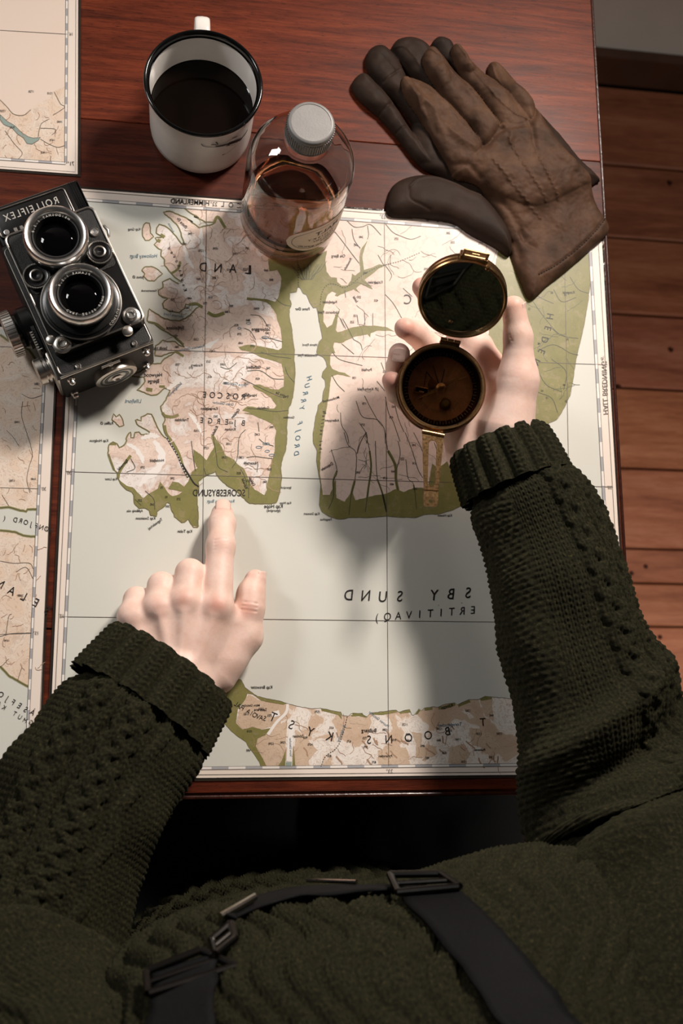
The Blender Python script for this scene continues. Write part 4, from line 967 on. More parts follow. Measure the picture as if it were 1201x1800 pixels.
# distance window row under the name
wr = MB(KT)
for k in range(9):
    x = cxp - .021 + k * .0052
    wr.bbox((x, YB + .0085, KZ - .0022), (x + .003, YB + .0125, KZ - .0012), .0004, seg=1)
o = part(wr, 'scale_windows', satin, pl); o['kind'] = 'stuff'
for sx in (-.0275, .0275):
    part(MB(KT).lathe([(.0024, KZ - .003), (.0024, KZ - .0010), (.0014, KZ - .0008), (0, KZ - .0010)], 16, TR((cxp + sx, YB + .0108, 0))), 'screw', chrome, pl)
# front standard with bright outline
fz0, fz1 = KZ - .001, .0735
fx = [kl(x, y, fz1) for x, y in ((164, 360), (254, 562), (99, 626), (5, 415))]
fx0, fx1 = min(fx[2][0], fx[3][0]) + .0005, max(fx[0][0], fx[1][0]) - .0005
fy0, fy1 = (fx[1][1] + fx[2][1]) / 2, (fx[0][1] + fx[3][1]) / 2
std = part(MB(KT).prism([p[:2] for p in rrect(fx0, fy0, fx1, fy1, .006, 0)], fz0, fz1), 'front_standard', blk)
part(MB(KT).tube(rrect(fx0 + .0008, fy0 + .0008, fx1 - .0008, fy1 - .0008, .0055, fz1), .0009, 6, closed=True), 'bright_outline', satin, std)
part(MB(KT).prism([p[:2] for p in rrect(fx0 + .003, fy0 + .055, fx1 - .003, fy1 - .003, .004, 0)], fz1 - .0005, fz1 + .0006), 'leather_panel', leather, std)
part(MB(KT).tube(rrect(-W2 + .002, .0018, W2 - .002, YB - .004, .004, KZ - .0005), .0008, 6, closed=True), 'body_trim', satin)
part(MB(KT).tube([(-W2 + .001, .0006, KZ - .001), (W2 - .001, .0006, KZ - .001)], .0011, 8), 'front_edge_trim', satin)
# lenses
c1 = kl(97, 410, .098); c2 = kl(141, 512, .098)
def lens(c, name, s_top, s_bot, R):
    T = TR((c[0], c[1], 0))
    hsg = part(MB(KT).lathe([(R - .001, fz1 - .001), (R - .001, .0855), (R - .003, .0872), (R - .0058, .0872), (R - .0058, fz1 - .001)], 64, T, closed=True), name, dark)
    part(MB(KT).lathe([(R - .0045, .087), (R - .001, .0872), (R - .0002, .089), (R, .0925), (R - .0006, .0955), (R - .0022, .0972), (R - .0042, .0966), (R - .0058, .0945), (R - .0068, .0925), (R - .0074, .0900)], 80, T, closed=True), 'chrome_ring', chrome, hsg, True, 60)
    part(MB(KT).lathe([(R - .0070, .0915), (R - .0078, .0932), (R - .0088, .0930), (R - .0096, .088), (R - .010, .080), (R - .0065, .080)], 64, T, closed=True), 'inner_barrel', dark, hsg)
    part(MB(KT).lathe([(R - .0094, .0835), (R - .0098, .0850), ((R - .0098) * .8, .0868), ((R - .0098) * .55, .0880), ((R - .0098) * .28, .0887), (0, .0890)], 48, T), 'glass_element', lensg, hsg)
    tx = MB(KT @ T)
    for txt, a_mid, da in ((s_top, 90, 8.2), (s_bot, -90, 8.2)):
        for i, ch in enumerate(txt):
            if ch == ' ': continue
            vv, ff = text_mesh(ch, 0, 1, .01); kk = .0019 / .69
            a = math.radians(a_mid + (i - (len(txt) - 1) / 2) * da); rr_ = R - .0083
            q = np.stack([-vv[:, 0] * kk, vv[:, 1] * kk], 1); up = np.array([math.cos(a), math.sin(a)]); rt = np.array([math.sin(a), -math.cos(a)])
            P = up * (rr_ + 0) + q[:, :1] * rt + q[:, 1:] * up
            tx.add(np.column_stack([P, np.full(len(P), .0936)]), [g[::-1] for g in ff])
    o = part(tx, 'lens_engraving', white_ink, hsg, False); o['kind'] = 'stuff'
    return hsg
lens(c1, 'viewing_lens', 'HEIDOSMAT 1:2,8', '', .0268)
part(MB(KT).lathe([(.0335, fz1 - .001), (.0332, .0775), (.0318, .0785), (.0300, .0790), (.0296, .0812), (.0275, .0818)], 72, TR((c2[0] - .001, c2[1] - .001, 0))), 'shutter_housing', blk)
part(MB(KT).lathe([(.0331, .0778), (.0334, .0784), (.0326, .0789), (.0321, .0784)], 72, TR((c2[0] - .001, c2[1] - .001, 0)), closed=True), 'shutter_rim', satin)
l2_ = lens(c2, 'taking_lens', 'PLANAR 1:2,8', 'CARL ZEISS 80MM', .0265)
sx = MB(KT @ TR((c2[0] - .001, c2[1] - .001, 0)))
for i, ch in enumerate('COMPUR'):
    vv, ff = text_mesh(ch, 0, 1, .01); kk = .0021 / .69; a = math.radians(-62 + i * 5.4); up = np.array([math.cos(a), math.sin(a)]); rt = np.array([math.sin(a), -math.cos(a)])
    P = up * .0309 + (-vv[:, :1] * kk) * rt + vv[:, 1:] * kk * up
    sx.add(np.column_stack([P, np.full(len(P), .0793)]), [g[::-1] for g in ff])
o = part(sx, 'shutter_lettering', white_ink, tlr, False); o['kind'] = 'stuff'
# setting wheels between the lenses
def wheel(px, py, R, z0, name='setting_wheel'):
    c = kl(px, py, z0 + .006); T = TR((c[0], c[1], 0))
    w = part(MB(KT).lathe([(R - .0005, z0), (R - .0004, z0 + .0045), (R - .0016, z0 + .0055), (R - .003, z0 + .0050), (R * .5, z0 + .0050), (R * .46, z0 + .0062), (R * .25, z0 + .0062), (0, z0 + .0055)], 44, T), name, blk)
    kn = MB(KT)
    for k in range(52):
        a = 2 * math.pi * k / 52; c_, s_ = math.cos(a), math.sin(a)
        kn.box((R - .0009, -.00035, z0 + .0006), (R + .0002, .00035, z0 + .0052), T @ TR((0, 0, 0), (c_, s_, 0), (-s_, c_, 0)))
    o = part(kn, 'knurling', satin, w, False); o['kind'] = 'stuff'
    part(MB(KT).lathe([(R * .5, z0 + .005), (R * .5, z0 + .0066), (R * .40, z0 + .0070), (R * .36, z0 + .0062)], 30, T, closed=True), 'hub_ring', satin, w)
wheel(175, 442, .0104, fz1); wheel(64, 484, .0110, fz1)
def boss(px, py, z, prof, name, mat, seg=24):
    c = kl(px, py, z); return part(MB(KT).lathe([(r, z + h) for r, h in prof], seg, TR((c[0], c[1], 0))), name, mat)
b_ = boss(166, 409, fz1, [(.0042, 0), (.0042, .0018), (.0034, .0026), (.0027, .0018), (0, .0014)], 'setting_window', chrome)
b_ = boss(231, 556, fz1, [(.0078, 0), (.0078, .0012), (.0066, .0020), (.0052, .0022), (.0050, .0050), (.0040, .0058), (.0030, .0058), (.0024, .0038), (0, .0038)], 'flash_socket', chrome)
b_ = boss(110, 606, fz1, [(.0078, 0), (.0078, .0012), (.0064, .0022), (.0050, .0024), (.0046, .0046), (.0036, .0052), (.0028, .0030), (0, .0028)], 'shutter_release', satin)
boss(90, 598, fz1, [(.0045, 0), (.0042, .0016), (.0030, .0024), (0, .0024)], 'self_timer_lever', satin)
boss(224, 582, fz1, [(.0048, 0), (.0044, .0016), (.0030, .0024), (0, .0024)], 'guard_lever', satin)
boss(236, 604, KZ, [(.0028, 0), (.0028, .0008), (.0020, .0016), (.0012, .0010), (0, .0010)], 'screw', chrome); boss(137, 644, KZ, [(.0028, 0), (.0028, .0008), (.0020, .0016), (.0012, .0010), (0, .0010)], 'screw', chrome)
# side controls, axes along the width
def side_T(y, z, sgn): return TR((sgn * W2, y, z), (0, 1, 0), (0, 0, sgn), (sgn, 0, 0))
fk = .052
kb = part(MB(KT).lathe([(.0185, -.001), (.0185, .009), (.0165, .011), (.0150, .0125), (.0150, .0165), (.0135, .0165)], 48, side_T(.062, .034, -1)), 'focusing_knob', blk)
part(MB(KT).lathe([(.0192, .0148), (.0200, .0155), (.0200, .0238), (.0190, .0246), (.0160, .0246), (.0150, .0225), (0, .0225)], 60, side_T(.062, .034, -1)), 'knob_grip', satin, kb)
kn = MB(KT)
for k in range(40):
    a = 2 * math.pi * k / 40; c_, s_ = math.cos(a), math.sin(a)
    kn.box((.0196, -.0007, .0158), (.0206, .0007, .0236), side_T(.062, .034, -1) @ TR((0, 0, 0), (c_, s_, 0), (-s_, c_, 0)))
o = part(kn, 'grip_ridges', chrome, kb, False); o['kind'] = 'stuff'
wk = part(MB(KT).lathe([(.0115, -.001), (.0115, .003), (.0095, .003), (.0095, .0045), (.0115, .0045), (.0115, .0065), (.0095, .0065), (.0095, .008), (.0118, .008), (.0118, .0135), (.010, .0145), (0, .0145)], 40, side_T(.020, .036, -1)), 'film_knob', satin)
part(MB(KT).bbox((-W2 - .006, .030, .016), (-W2 + .001, .058, .052), .005, seg=3), 'side_cover', blk)
for k in range(8):
    part(MB(KT).box((-W2 - .0064, .033 + k * .0024, .0475), (-W2 - .0020, .0338 + k * .0024, .0520)), 'scale_mark', white_ink, tlr, False)
part(MB(KT).bbox((-W2 - .0022, .002, .008), (-W2 + .001, .030, .050), .002), 'back_clasp', satin)
part(MB(KT).tube([(W2, .118, .052), (W2 + .004, .117, .053), (W2 + .0055, .112, .053), (W2 + .004, .107, .053), (W2, .106, .052)], .0014, 8), 'strap_lug', chrome)
part(MB(KT).bbox((W2 - .001, .103, .040), (W2 + .0025, .122, .056), .0015), 'lug_plate', blk)
part(MB(KT).tube(spline([(W2, .066, .045), (W2 + .0025, .055, .043), (W2 + .0035, .043, .040), (W2 + .002, .032, .038), (W2, .026, .037)], 20), .0012, 8), 'winding_crank', satin)
# underside: feet, latch, tripod plate
for x, z in ((-W2 + .009, .0515), (-W2 + .009, .0135), (W2 - .009, .0515), (W2 - .009, .0135)):
    part(MB(KT).lathe([(.0034, -.0005), (.0034, .0022), (.0026, .0030), (.0026, .0052), (.0016, .0062), (0, .0062)], 18, TR((x, 0, z), (1, 0, 0), (0, 0, 1), (0, -1, 0))), 'foot_stud', chrome)
TD = TR((.004, 0, .030), (1, 0, 0), (0, 0, 1), (0, -1, 0))
td = part(MB(KT).lathe([(.0188, -.0005), (.0192, .004), (.0192, .0066), (.0180, .0072), (0, .0072)], 56, TD), 'tripod_plate', satin)
for r0, r1 in ((.0135, .0155), (.0085, .0115)):
    part(MB(KT).lathe([(r0, .0070), (r1, .0070), (r1, .0075), (r0, .0075)], 48, TD, closed=True), 'plate_ring', blk, td)
part(MB(KT).lathe([(.0052, .0072), (.0052, .0084), (.0038, .0090), (.0026, .0076), (0, .0076)], 24, TD), 'tripod_screw', chrome, td)
part(MB(KT).tube([(-.0065, -.0022, .052), (-.0065, -.0030, KZ - .0035), (.0095, -.0030, KZ - .0035), (.0095, -.0022, .052)], .0010, 8), 'base_latch', satin)
part(MB(KT).lathe([(.0022, 0), (.0022, .003), (.0012, .004), (0, .004)], 14, TR((.0015, 0, .0535), (1, 0, 0), (0, 0, 1), (0, -1, 0))), 'latch_pin', chrome)
# ------------------------------------------------------------------ pair of leather gloves
gz = 480 / 1153.0
GV = lambda pts: [(600 + gz * x, 40 + gz * y) for x, y in pts]
def glove_leather(name, a, b):
    t = NT(name); v = t.coord()
    n = t.noise(v, 34, 4, .6, .3); f_ = t.noise(v, 1300, 3)
    c = t.ramp(n, [(.3, a), (.52, tuple((x + y) / 2 for x, y in zip(a, b))), (.72, b)])
    t.set(Base_Color=c, Roughness=.68); t.b.inputs['Specular IOR Level'].default_value = .22
    t.bump(t.math('ADD', t.math('MULTIPLY', f_, .4), t.noise(v, 260, 4)), .35, .0006)
    return t.m
thread = plain('dark_thread', S(26, 21, 18), .7)
def wpoly(pts, z): P = np.array(GV(pts)); return at(P[:, 0], P[:, 1], z)[:, :2]
def smooth_poly(P, n=6):
    P = np.asarray(P); m = len(P); out = []
    for i in range(m):
        a, b, c, d = P[i - 1], P[i], P[(i + 1) % m], P[(i + 2) % m]
        for k in range(n):
            u = k / n; out.append(.5 * (2 * b + (c - a) * u + (2 * a - 5 * b + 4 * c - d) * u * u + (3 * b - a - 3 * c + d) * u ** 3))
    return np.array(out)
def blur(A, r, it=2):
    for _ in range(it):
        for ax in (0, 1):
            P = np.pad(A, [(r, r) if k == ax else (0, 0) for k in (0, 1)], 'edge'); c = np.cumsum(P, ax); z0 = np.zeros_like(np.take(c, [0], ax))
            c = np.concatenate([z0, c], ax); n = A.shape[ax]
            A = (np.take(c, np.arange(2 * r + 1, 2 * r + 1 + n), ax) - np.take(c, np.arange(n), ax)) / (2 * r + 1)
    return A
hg = .0010
lo = np.array([at(610, 520, 0)[0] - .02, at(900, 530, 0)[1] - .02]); hi = np.array([at(1100, 400, 0)[0] + .02, at(700, 45, 0)[1] + .03])
gx = np.arange(lo[0], hi[0], hg); gy = np.arange(lo[1], hi[1], hg); GX, GY = np.meshgrid(gx, gy, indexing='ij')
def inflate(parts, zref):
    """height above its own base and outline distance of a soft flat thing made of padded pieces"""
    top = np.zeros_like(GX); dm = np.full(GX.shape, -1.0); each = []
    for pts, T, r in parts:
        d = poly_sd(GX, GY, smooth_poly(wpoly(pts, zref)))
        e = np.clip(d / r, 0, 1); t = T * np.sqrt(np.clip(1 - (1 - e) ** 2, 0, 1))
        top = np.maximum(top, t); dm = np.maximum(dm, d); each.append(d)
    return top, dm, each
def glove_mesh(name, top, bot, dm, mat, parent):
    zs = np.arange(-.003, top.max() + .004, hg)
    F = np.maximum(np.maximum(zs[None, None, :] - top[:, :, None], bot[:, :, None] - zs[None, None, :]), -dm[:, :, None] * .8)
    V, Q = surface_nets(F.astype(np.float32), (lo[0], lo[1], zs[0]), hg)
    o = mk(name, V, Q, mat, None, True); child_of(o, parent); return o
def groove(H, pts, zref, depth, width, wig=0.0, freq=0):
    P = np.array(GV(pts)); W = at(P[:, 0], P[:, 1], zref)[:, :2]
    W = spline(W, 60) if len(W) > 2 else np.linspace(W[0], W[1], 60)
    if wig:
        d = np.gradient(W, axis=0); d /= np.linalg.norm(d, axis=1)[:, None]; s_ = np.arange(60) / 59
        W = W + np.stack([-d[:, 1], d[:, 0]], 1) * (wig * np.sin(2 * np.pi * freq * s_))[:, None]
    best = np.full(GX.shape, 1e9)
    for a, b in zip(W[:-1], W[1:]):
        m = (GX > min(a[0], b[0]) - .012) & (GX < max(a[0], b[0]) + .012) & (GY > min(a[1], b[1]) - .012) & (GY < max(a[1], b[1]) + .012)
        if not m.any(): continue
        dx, dy = b - a; L = dx * dx + dy * dy + 1e-12
        t = np.clip(((GX[m] - a[0]) * dx + (GY[m] - a[1]) * dy) / L, 0, 1)
        best[m] = np.minimum(best[m], np.hypot(GX[m] - a[0] - t * dx, GY[m] - a[1] - t * dy))
    H += depth * np.exp(-(best / width) ** 2)
under_parts = [([(45, 265), (60, 225), (100, 210), (150, 250), (215, 325), (300, 450), (400, 600), (330, 590), (240, 480), (160, 390), (80, 320)], .013, .012),
               ([(105, 140), (130, 95), (180, 88), (230, 130), (270, 200), (310, 300), (390, 470), (330, 450), (240, 335), (170, 275), (115, 200)], .0145, .012),
               ([(213, 100), (240, 65), (300, 58), (370, 92), (430, 180), (470, 300), (400, 330), (330, 250), (260, 180), (225, 130)], .0155, .012),
               ([(383, 80), (410, 57), (460, 68), (490, 110), (560, 220), (520, 260), (440, 180), (390, 110)], .014, .011),
               ([(330, 590), (300, 450), (340, 320), (430, 250), (520, 230), (700, 260), (850, 375), (1010, 560), (1097, 648), (1085, 668), (1000, 720), (800, 800), (560, 720), (420, 640)], .013, .02)]
uT, uD, _ = inflate(under_parts, .008)
uW = (vnoise(GX, GY, 5, 60) - .5) * .0030 + (vnoise(GX, GY, 6, 160) - .5) * .0012
uT = np.where(uD > 0, np.maximum(uT + uW * np.clip(uT / .008, 0, 1), .0012), 0)
for g_ in ([(120, 395), (160, 380), (215, 335)], [(230, 460), (280, 430)], [(180, 250), (245, 205)]): groove(uT, g_, .012, -.0014, .0012)
for g_ in ([(60, 225), (100, 212), (150, 250), (230, 340), (330, 490)], [(110, 130), (150, 120), (200, 170), (260, 260), (330, 400)], [(225, 100), (265, 110), (300, 150), (345, 215)]): groove(uT, g_, .012, .0009, .0007)
base0 = np.full(GX.shape, TH * .8)
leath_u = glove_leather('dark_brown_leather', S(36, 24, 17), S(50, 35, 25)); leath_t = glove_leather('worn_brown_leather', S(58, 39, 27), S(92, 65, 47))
cg = at(760, 260, 0)
gu = empty('leather_glove', (cg[0], cg[1], 0)); tag(gu, 'dark brown leather glove lying underneath, only its fingers showing', 'glove', 'pair of leather gloves')
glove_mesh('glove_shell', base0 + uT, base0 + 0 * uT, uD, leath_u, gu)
top_parts = [([(257, 250), (270, 212), (318, 208), (370, 240), (430, 300), (500, 370), (560, 450), (605, 525), (560, 620), (500, 640), (420, 530), (380, 460), (330, 380), (280, 310)], .0125, .013),
             ([(345, 145), (365, 105), (400, 103), (450, 138), (520, 220), (580, 290), (640, 370), (680, 440), (640, 520), (590, 510), (560, 450), (500, 370), (430, 300), (385, 240), (355, 190)], .0120, .012),
             ([(468, 112), (480, 80), (520, 78), (580, 138), (650, 220), (720, 300), (800, 410), (760, 480), (690, 450), (640, 370), (580, 290), (520, 215), (485, 160)], .0115, .012),
             ([(640, 155), (650, 125), (690, 133), (750, 200), (817, 300), (830, 370), (810, 430), (770, 390), (720, 310), (680, 250), (648, 195)], .0110, .011),
             ([(480, 625), (520, 560), (605, 505), (670, 420), (800, 400), (828, 350), (880, 430), (960, 540), (1040, 612), (1078, 655), (1112, 740), (1163, 842), (1080, 930), (1000, 1000), (900, 1080), (825, 1140), (780, 1060), (740, 950), (710, 860), (660, 760), (600, 680), (540, 650)], .0135, .014)]
tT, tD, te = inflate(top_parts, .022)
thumb_parts = [([(200, 760), (208, 705), (230, 660), (290, 628), (370, 618), (450, 635), (540, 680), (615, 712), (690, 800), (735, 890), (725, 965), (660, 925), (560, 872), (480, 822), (350, 802), (225, 795)], .015, .015)]
hT, hD, _ = inflate(thumb_parts, .016)
carry = blur(np.where(uD > 0, uT + .0012, 0), 7, 3); carry = np.maximum(carry, np.where(uD > -.001, uT + .0010, 0) * .96)
tW = (vnoise(GX, GY, 9, 45) - .5) * .0045 + (vnoise(GX, GY, 10, 120) - .5) * .0020 + (vnoise(GX + GY, GX - GY, 11, 300) - .5) * .0006
H = np.where(tD > 0, tT + tW * np.clip(tT / .010, 0, 1), 0)
for g_ in ([(285, 215), (370, 262), (440, 330), (520, 425), (605, 522)], [(372, 112), (440, 165), (540, 270), (600, 340), (668, 430)], [(492, 88), (570, 200), (640, 300), (720, 370), (798, 408)], [(655, 135), (680, 230), (740, 320), (800, 405)]): groove(H, g_, .026, .0012, .0009)
for g_ in ([(605, 520), (650, 470), (690, 440)], [(690, 440), (750, 430), (800, 425)], [(800, 410), (815, 480), (830, 560)], [(420, 540), (480, 580), (540, 590), (600, 640)], [(780, 860), (800, 900), (840, 920)], [(720, 880), (760, 900), (780, 960)], [(560, 640), (640, 700), (720, 760), (800, 880)]): groove(H, g_, .028, -.0022, .0030)
for g_ in ([(690, 430), (720, 460), (715, 500)], [(330, 300), (390, 350), (420, 440)], [(440, 420), (500, 480), (560, 520)]): groove(H, g_, .028, .0020, .0035)
for a, b in (((640, 575), (865, 795)), ((708, 480), (880, 735)), ((818, 520), (935, 725))):
    groove(H, [a, ((a[0] + b[0]) / 2 - 8, (a[1] + b[1]) / 2 + 6), b], .03, .0013, .0009, .0010, 11)
groove(H, [(845, 1052), (920, 1010), (1010, 940), (1080, 870), (1138, 795)], .02, -.0012, .0016)
Bz = TH * .8 + np.where(tD > -.012, carry, carry)
gt = empty('leather_glove', (cg[0] + .03, cg[1] - .02, 0)); tag(gt, 'brown leather glove with stitched back lying on top, cuff towards the compass', 'glove', 'pair of leather gloves')
shell = glove_mesh('glove_shell', np.where(tD > -.003, Bz + H, Bz), Bz - .0002, tD, leath_t, gt)
# thumb lies beside the hand, tucked under the palm edge
Hh_ = np.where(hD > 0, hT + (vnoise(GX, GY, 21, 50) - .5) * .004 * np.clip(hT / .01, 0, 1), 0)
for g_ in ([(290, 690), (330, 650), (400, 640), (500, 670), (600, 712)],): groove(Hh_, g_, .018, .0012, .0010)
groove(Hh_, [(290, 690), (300, 740), (380, 780)], .018, -.0010, .0012)
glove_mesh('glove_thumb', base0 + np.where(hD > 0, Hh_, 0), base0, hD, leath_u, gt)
# cuff stitching
st = MB(); P = spline(np.array(GV([(840, 1055), (920, 1012), (1010, 942), (1080, 872), (1140, 796)])), 60)
gi = lambda x, y: (int(np.clip((x - lo[0]) / hg, 0, len(gx) - 1)), int(np.clip((y - lo[1]) / hg, 0, len(gy) - 1)))
TOPZ = np.where(tD > 0, Bz + H, Bz)
W = at(P[:, 0], P[:, 1], .018)
for i in range(0, 58, 2):
    q = [(W[j][0], W[j][1], TOPZ[gi(W[j][0], W[j][1])] + .0003) for j in (i, i + 1)]
    st.tube(q, .0005, 5)
o = st.build('cuff_stitching', thread); o['kind'] = 'stuff'; child_of(o, gt)
# ------------------------------------------------------------------ brass pocket transit compass held in the hand
def brass(name, a, b, rough):
    t = NT(name); v = t.coord(); n = t.noise(v, 55, 4, .6); f_ = t.noise(v, 600, 2)
    t.set(Base_Color=t.ramp(n, [(.3, a), (.7, b)]), Metallic=1.0, Roughness=t.math('ADD', t.math('MULTIPLY', f_, .22), rough - .08))
    t.bump(f_, .05, .0004); return t.m
br = brass('brass', S(150, 116, 78), S(196, 158, 112), .28); brd = brass('aged_brass', S(96, 66, 42), S(140, 100, 64), .32)
CB = at(777, 680, .108)
cyh = at(790, 600, .108) - at(763, 762, .108)
CT = frame(CB, (-.10, -.15, 1.0), cyh)
comp = empty('compass', tuple(CB)); tag(comp, 'open brass sighting compass with mirror lid held in the palm', 'compass')
def cpart(mb, name, mat, parent=comp, smooth=True, ang=35):
    o = mb.build(name, mat, None, smooth, ang); o.parent = parent
    o.matrix_parent_inverse = Matrix.Translation(-Vector(comp.location)) if parent is comp else Matrix.Identity(4)
    return o
R = .0378
case = cpart(MB(CT).lathe([(0, -.0215), (R - .006, -.0215), (R - .0015, -.0200), (R - .0005, -.0170), (R - .0005, -.0130), (R + .0004, -.0120), (R + .0004, -.0095), (R - .0006, -.0085), (R - .0006, -.0050), (R, -.0040), (R, -.0012), (R - .0010, 0), (R - .0028, .0002), (R - .0040, -.0008), (R - .0046, -.0022), (R - .0050, -.0110), (0, -.0110)], 96), 'case', brd)
cpart(MB(CT).lathe([(R - .0012, -.0002), (R - .0018, .0008), (R - .0032, .0008), (R - .0042, -.0004), (R - .0030, -.0010)], 96, closed=True), 'bezel', br)
dial_m = NT('dial_face'); v = dial_m.coord(); dial_m.set(Base_Color=dial_m.ramp(dial_m.noise(v, 60, 3), [(.3, S(112, 74, 54)), (.7, S(140, 96, 70))]), Roughness=.5, Metallic=.2)
dial = cpart(MB(CT).lathe([(R - .0054, -.0112), (R - .0054, -.0098), (0, -.0098)], 80), 'dial', dial_m.m)
dk = plain('dial_black', S(16, 11, 8), .5); dl = plain('dial_light', S(150, 128, 104), .5)
cpart(MB(CT).lathe([(R - .0056, -.0097), (R - .0056, -.0082), (R - .0064, -.0078), (R - .0100, -.0080), (R - .0100, -.0097)], 80, closed=True), 'degree_ring', brass('dark_ring', S(40, 28, 20), S(58, 40, 28), .4))
tk = MB(CT)
for k in range(72):
    a = math.radians(k * 5); L = .0034 if k % 2 == 0 else .002; c_, s_ = math.cos(a), math.sin(a)
    tk.box((R - .0064 - L, -.00016, -.0078), (R - .0066, .00016, -.0076), TR((0, 0, 0), (c_, s_, 0), (-s_, c_, 0)))
o = cpart(tk, 'degree_marks', dl, dial, False); o['kind'] = 'stuff'
arc = MB(CT)
for k in range(30):
    a = math.radians(-150 + k * 4.2); c_, s_ = math.cos(a), math.sin(a)
    arc.box((.0185, -.0002, -.0098), (.0185 + (.003 if k % 5 == 0 else .0018), .0002, -.0096), TR((0, 0, 0), (c_, s_, 0), (-s_, c_, 0)))
o = cpart(arc, 'clinometer_scale', dk, dial, False); o['kind'] = 'stuff'
for a, L in ((118, .021), (140, .019), (88, .017)):
    c_, s_ = math.cos(math.radians(a)), math.sin(math.radians(a))
    cpart(MB(CT).box((.003, -.00035, -.0097), (L, .00035, -.0092), TR((0, 0, 0), (c_, s_, 0), (-s_, c_, 0))), 'dial_line', dk, dial, False)
cpart(MB(CT).box((-.0145, -.012, -.0098), (-.0138, .012, -.0092)), 'dial_line', dk, dial, False)
cpart(MB(CT).bbox((-.0225, -.0085, -.0098), (-.0095, -.0020, -.0062), .0015), 'spirit_level_mount', brd, dial)
cpart(MB(CT).tube([(-.021, -.0052, -.0056), (-.011, -.0052, -.0056)], .0020, 10), 'spirit_level', lensg, dial)
cpart(MB(CT).box((-.0180, -.0072, -.0036), (-.0138, -.0064, -.0032)), 'level_mark', dl, dial, False)
cpart(MB(CT).lathe([(.0052, -.0098), (.0052, -.0062), (.0042, -.0056), (.0036, -.0062), (0, -.0062)], 30, TR((.0065, -.0120, 0))), 'round_level', brd, dial)
cpart(MB(CT).lathe([(.0036, -.0062), (.0026, -.0050), (0, -.0046)], 24, TR((.0065, -.0120, 0))), 'level_bubble', plain('bubble_glass', S(96, 80, 52), .08), dial)
cpart(MB(CT).lathe([(.0040, -.0098), (.0040, -.0060), (.0032, -.0056), (0, -.0056)], 24, TR((-.008, .002, 0))), 'pivot_screw', brd, dial)
na = math.radians(36); c_, s_ = math.cos(na), math.sin(na)
NTm = TR((0, 0, 0), (c_, s_, 0), (-s_, c_, 0))
nd = cpart(MB(CT).prism([(-.0245, 0), (-.006, -.0015), (0, -.0022), (.006, -.0015), (.0245, 0), (.006, .0015), (0, .0022), (-.006, .0015)], -.0052, -.0044, NTm), 'needle', br, comp, False)
cpart(MB(CT).lathe([(.0042, -.0056), (.0042, -.0040), (.0030, -.0034), (.0018, -.0028), (0, -.0028)], 24), 'needle_hub', br, nd)
cg_ = NT('smoked_glass'); cg_.set(Base_Color=cg_.mix(cg_.noise(cg_.coord(), 30, 1), (.80, .68, .56, 1), (.84, .72, .6, 1)), Roughness=.02); cg_.b.inputs['Transmission Weight'].default_value = 1; cg_.b.inputs['IOR'].default_value = 1.04
cpart(MB(CT).lathe([(R - .0042, -.0022), (R - .0042, -.0012), (0, -.0012)], 72).lathe([(R - .0042, -.0022), (0, -.0022)], 72), 'cover_glass', cg_.m)
# hinge and lid
cpart(MB(CT).bbox((-.0085, R - .0012, -.006), (.0085, R + .0022, -.0005), .0006), 'hinge_block', brd)
for x0, x1 in ((-.0085, -.003), (-.0027, .0027), (.003, .0085)):
    cpart(MB(CT).tube([(x0, R + .0024, .0002), (x1, R + .0024, .0002)], .0017, 12), 'hinge_knuckle', br)
LA = math.radians(45)
ly = CT[:3, 1] * math.cos(LA) + CT[:3, 2] * math.sin(LA); lz = np.cross(CT[:3, 0], ly)
hinge = CB + CT[:3, 1] * (R + .0024)
LR = .0368
LT = TR(hinge + ly * (LR + .0030), CT[:3, 0], ly, lz)
lid = cpart(MB(LT).lathe([(0, -.0135), (LR - .004, -.0135), (LR - .0014, -.0128), (LR, -.0110), (LR, -.0070), (LR - .0008, -.0062), (LR - .0008, -.0050), (LR, -.0042), (LR, -.0010), (LR - .0008, 0), (LR - .0020, .0002), (LR - .0030, -.0006), (LR - .0034, -.0022), (LR - .0042, -.0050), (0, -.0050)], 96), 'lid', br)
mir = NT('mirror'); mir.set(Base_Color=mir.mix(mir.noise(mir.coord(), 8, 1), S(150, 156, 148), S(160, 165, 156)), Metallic=1.0, Roughness=.015)
cpart(MB(LT).lathe([(LR - .0040, -.0052), (LR - .0040, -.0040), (0, -.0040)], 80), 'mirror', mir.m, lid)
cpart(MB(LT).lathe([(.0021, -.0042), (.0021, -.0034), (.0012, -.0026), (0, -.0025)], 18, TR((-.004, -LR + .0125, 0))), 'sight_stud', br, lid)
cpart(MB(LT).bbox((-.0115, LR - .0020, -.0110), (.0115, LR + .0020, -.0004), .0008), 'sight_bracket', br, lid)
S2 = TR((0, LR + .0026, -.0010), (1, 0, 0), (0, math.cos(.35), math.sin(.35)), (0, -math.sin(.35), math.cos(.35)))
sg = MB(LT)
for lo_, hi_ in (((-.0105, 0, 0), (-.0085, .0075, .0010)), ((.0085, 0, 0), (.0105, .0075, .0010)), ((-.0105, .0062, 0), (.0105, .0075, .0010)), ((-.0105, 0, 0), (.0105, .0012, .0010)), ((-.003, .0030, .0001), (.003, .0042, .0008))):
    sg.box(lo_, hi_, S2)
cpart(sg, 'folding_sight', br, lid, False)
cpart(MB(LT).lathe([(.0022, 0), (.0022, .0016), (.0012, .0024), (0, .0024)], 14, TR((.0125, LR - .004, -.001))), 'sight_screw', br, lid)
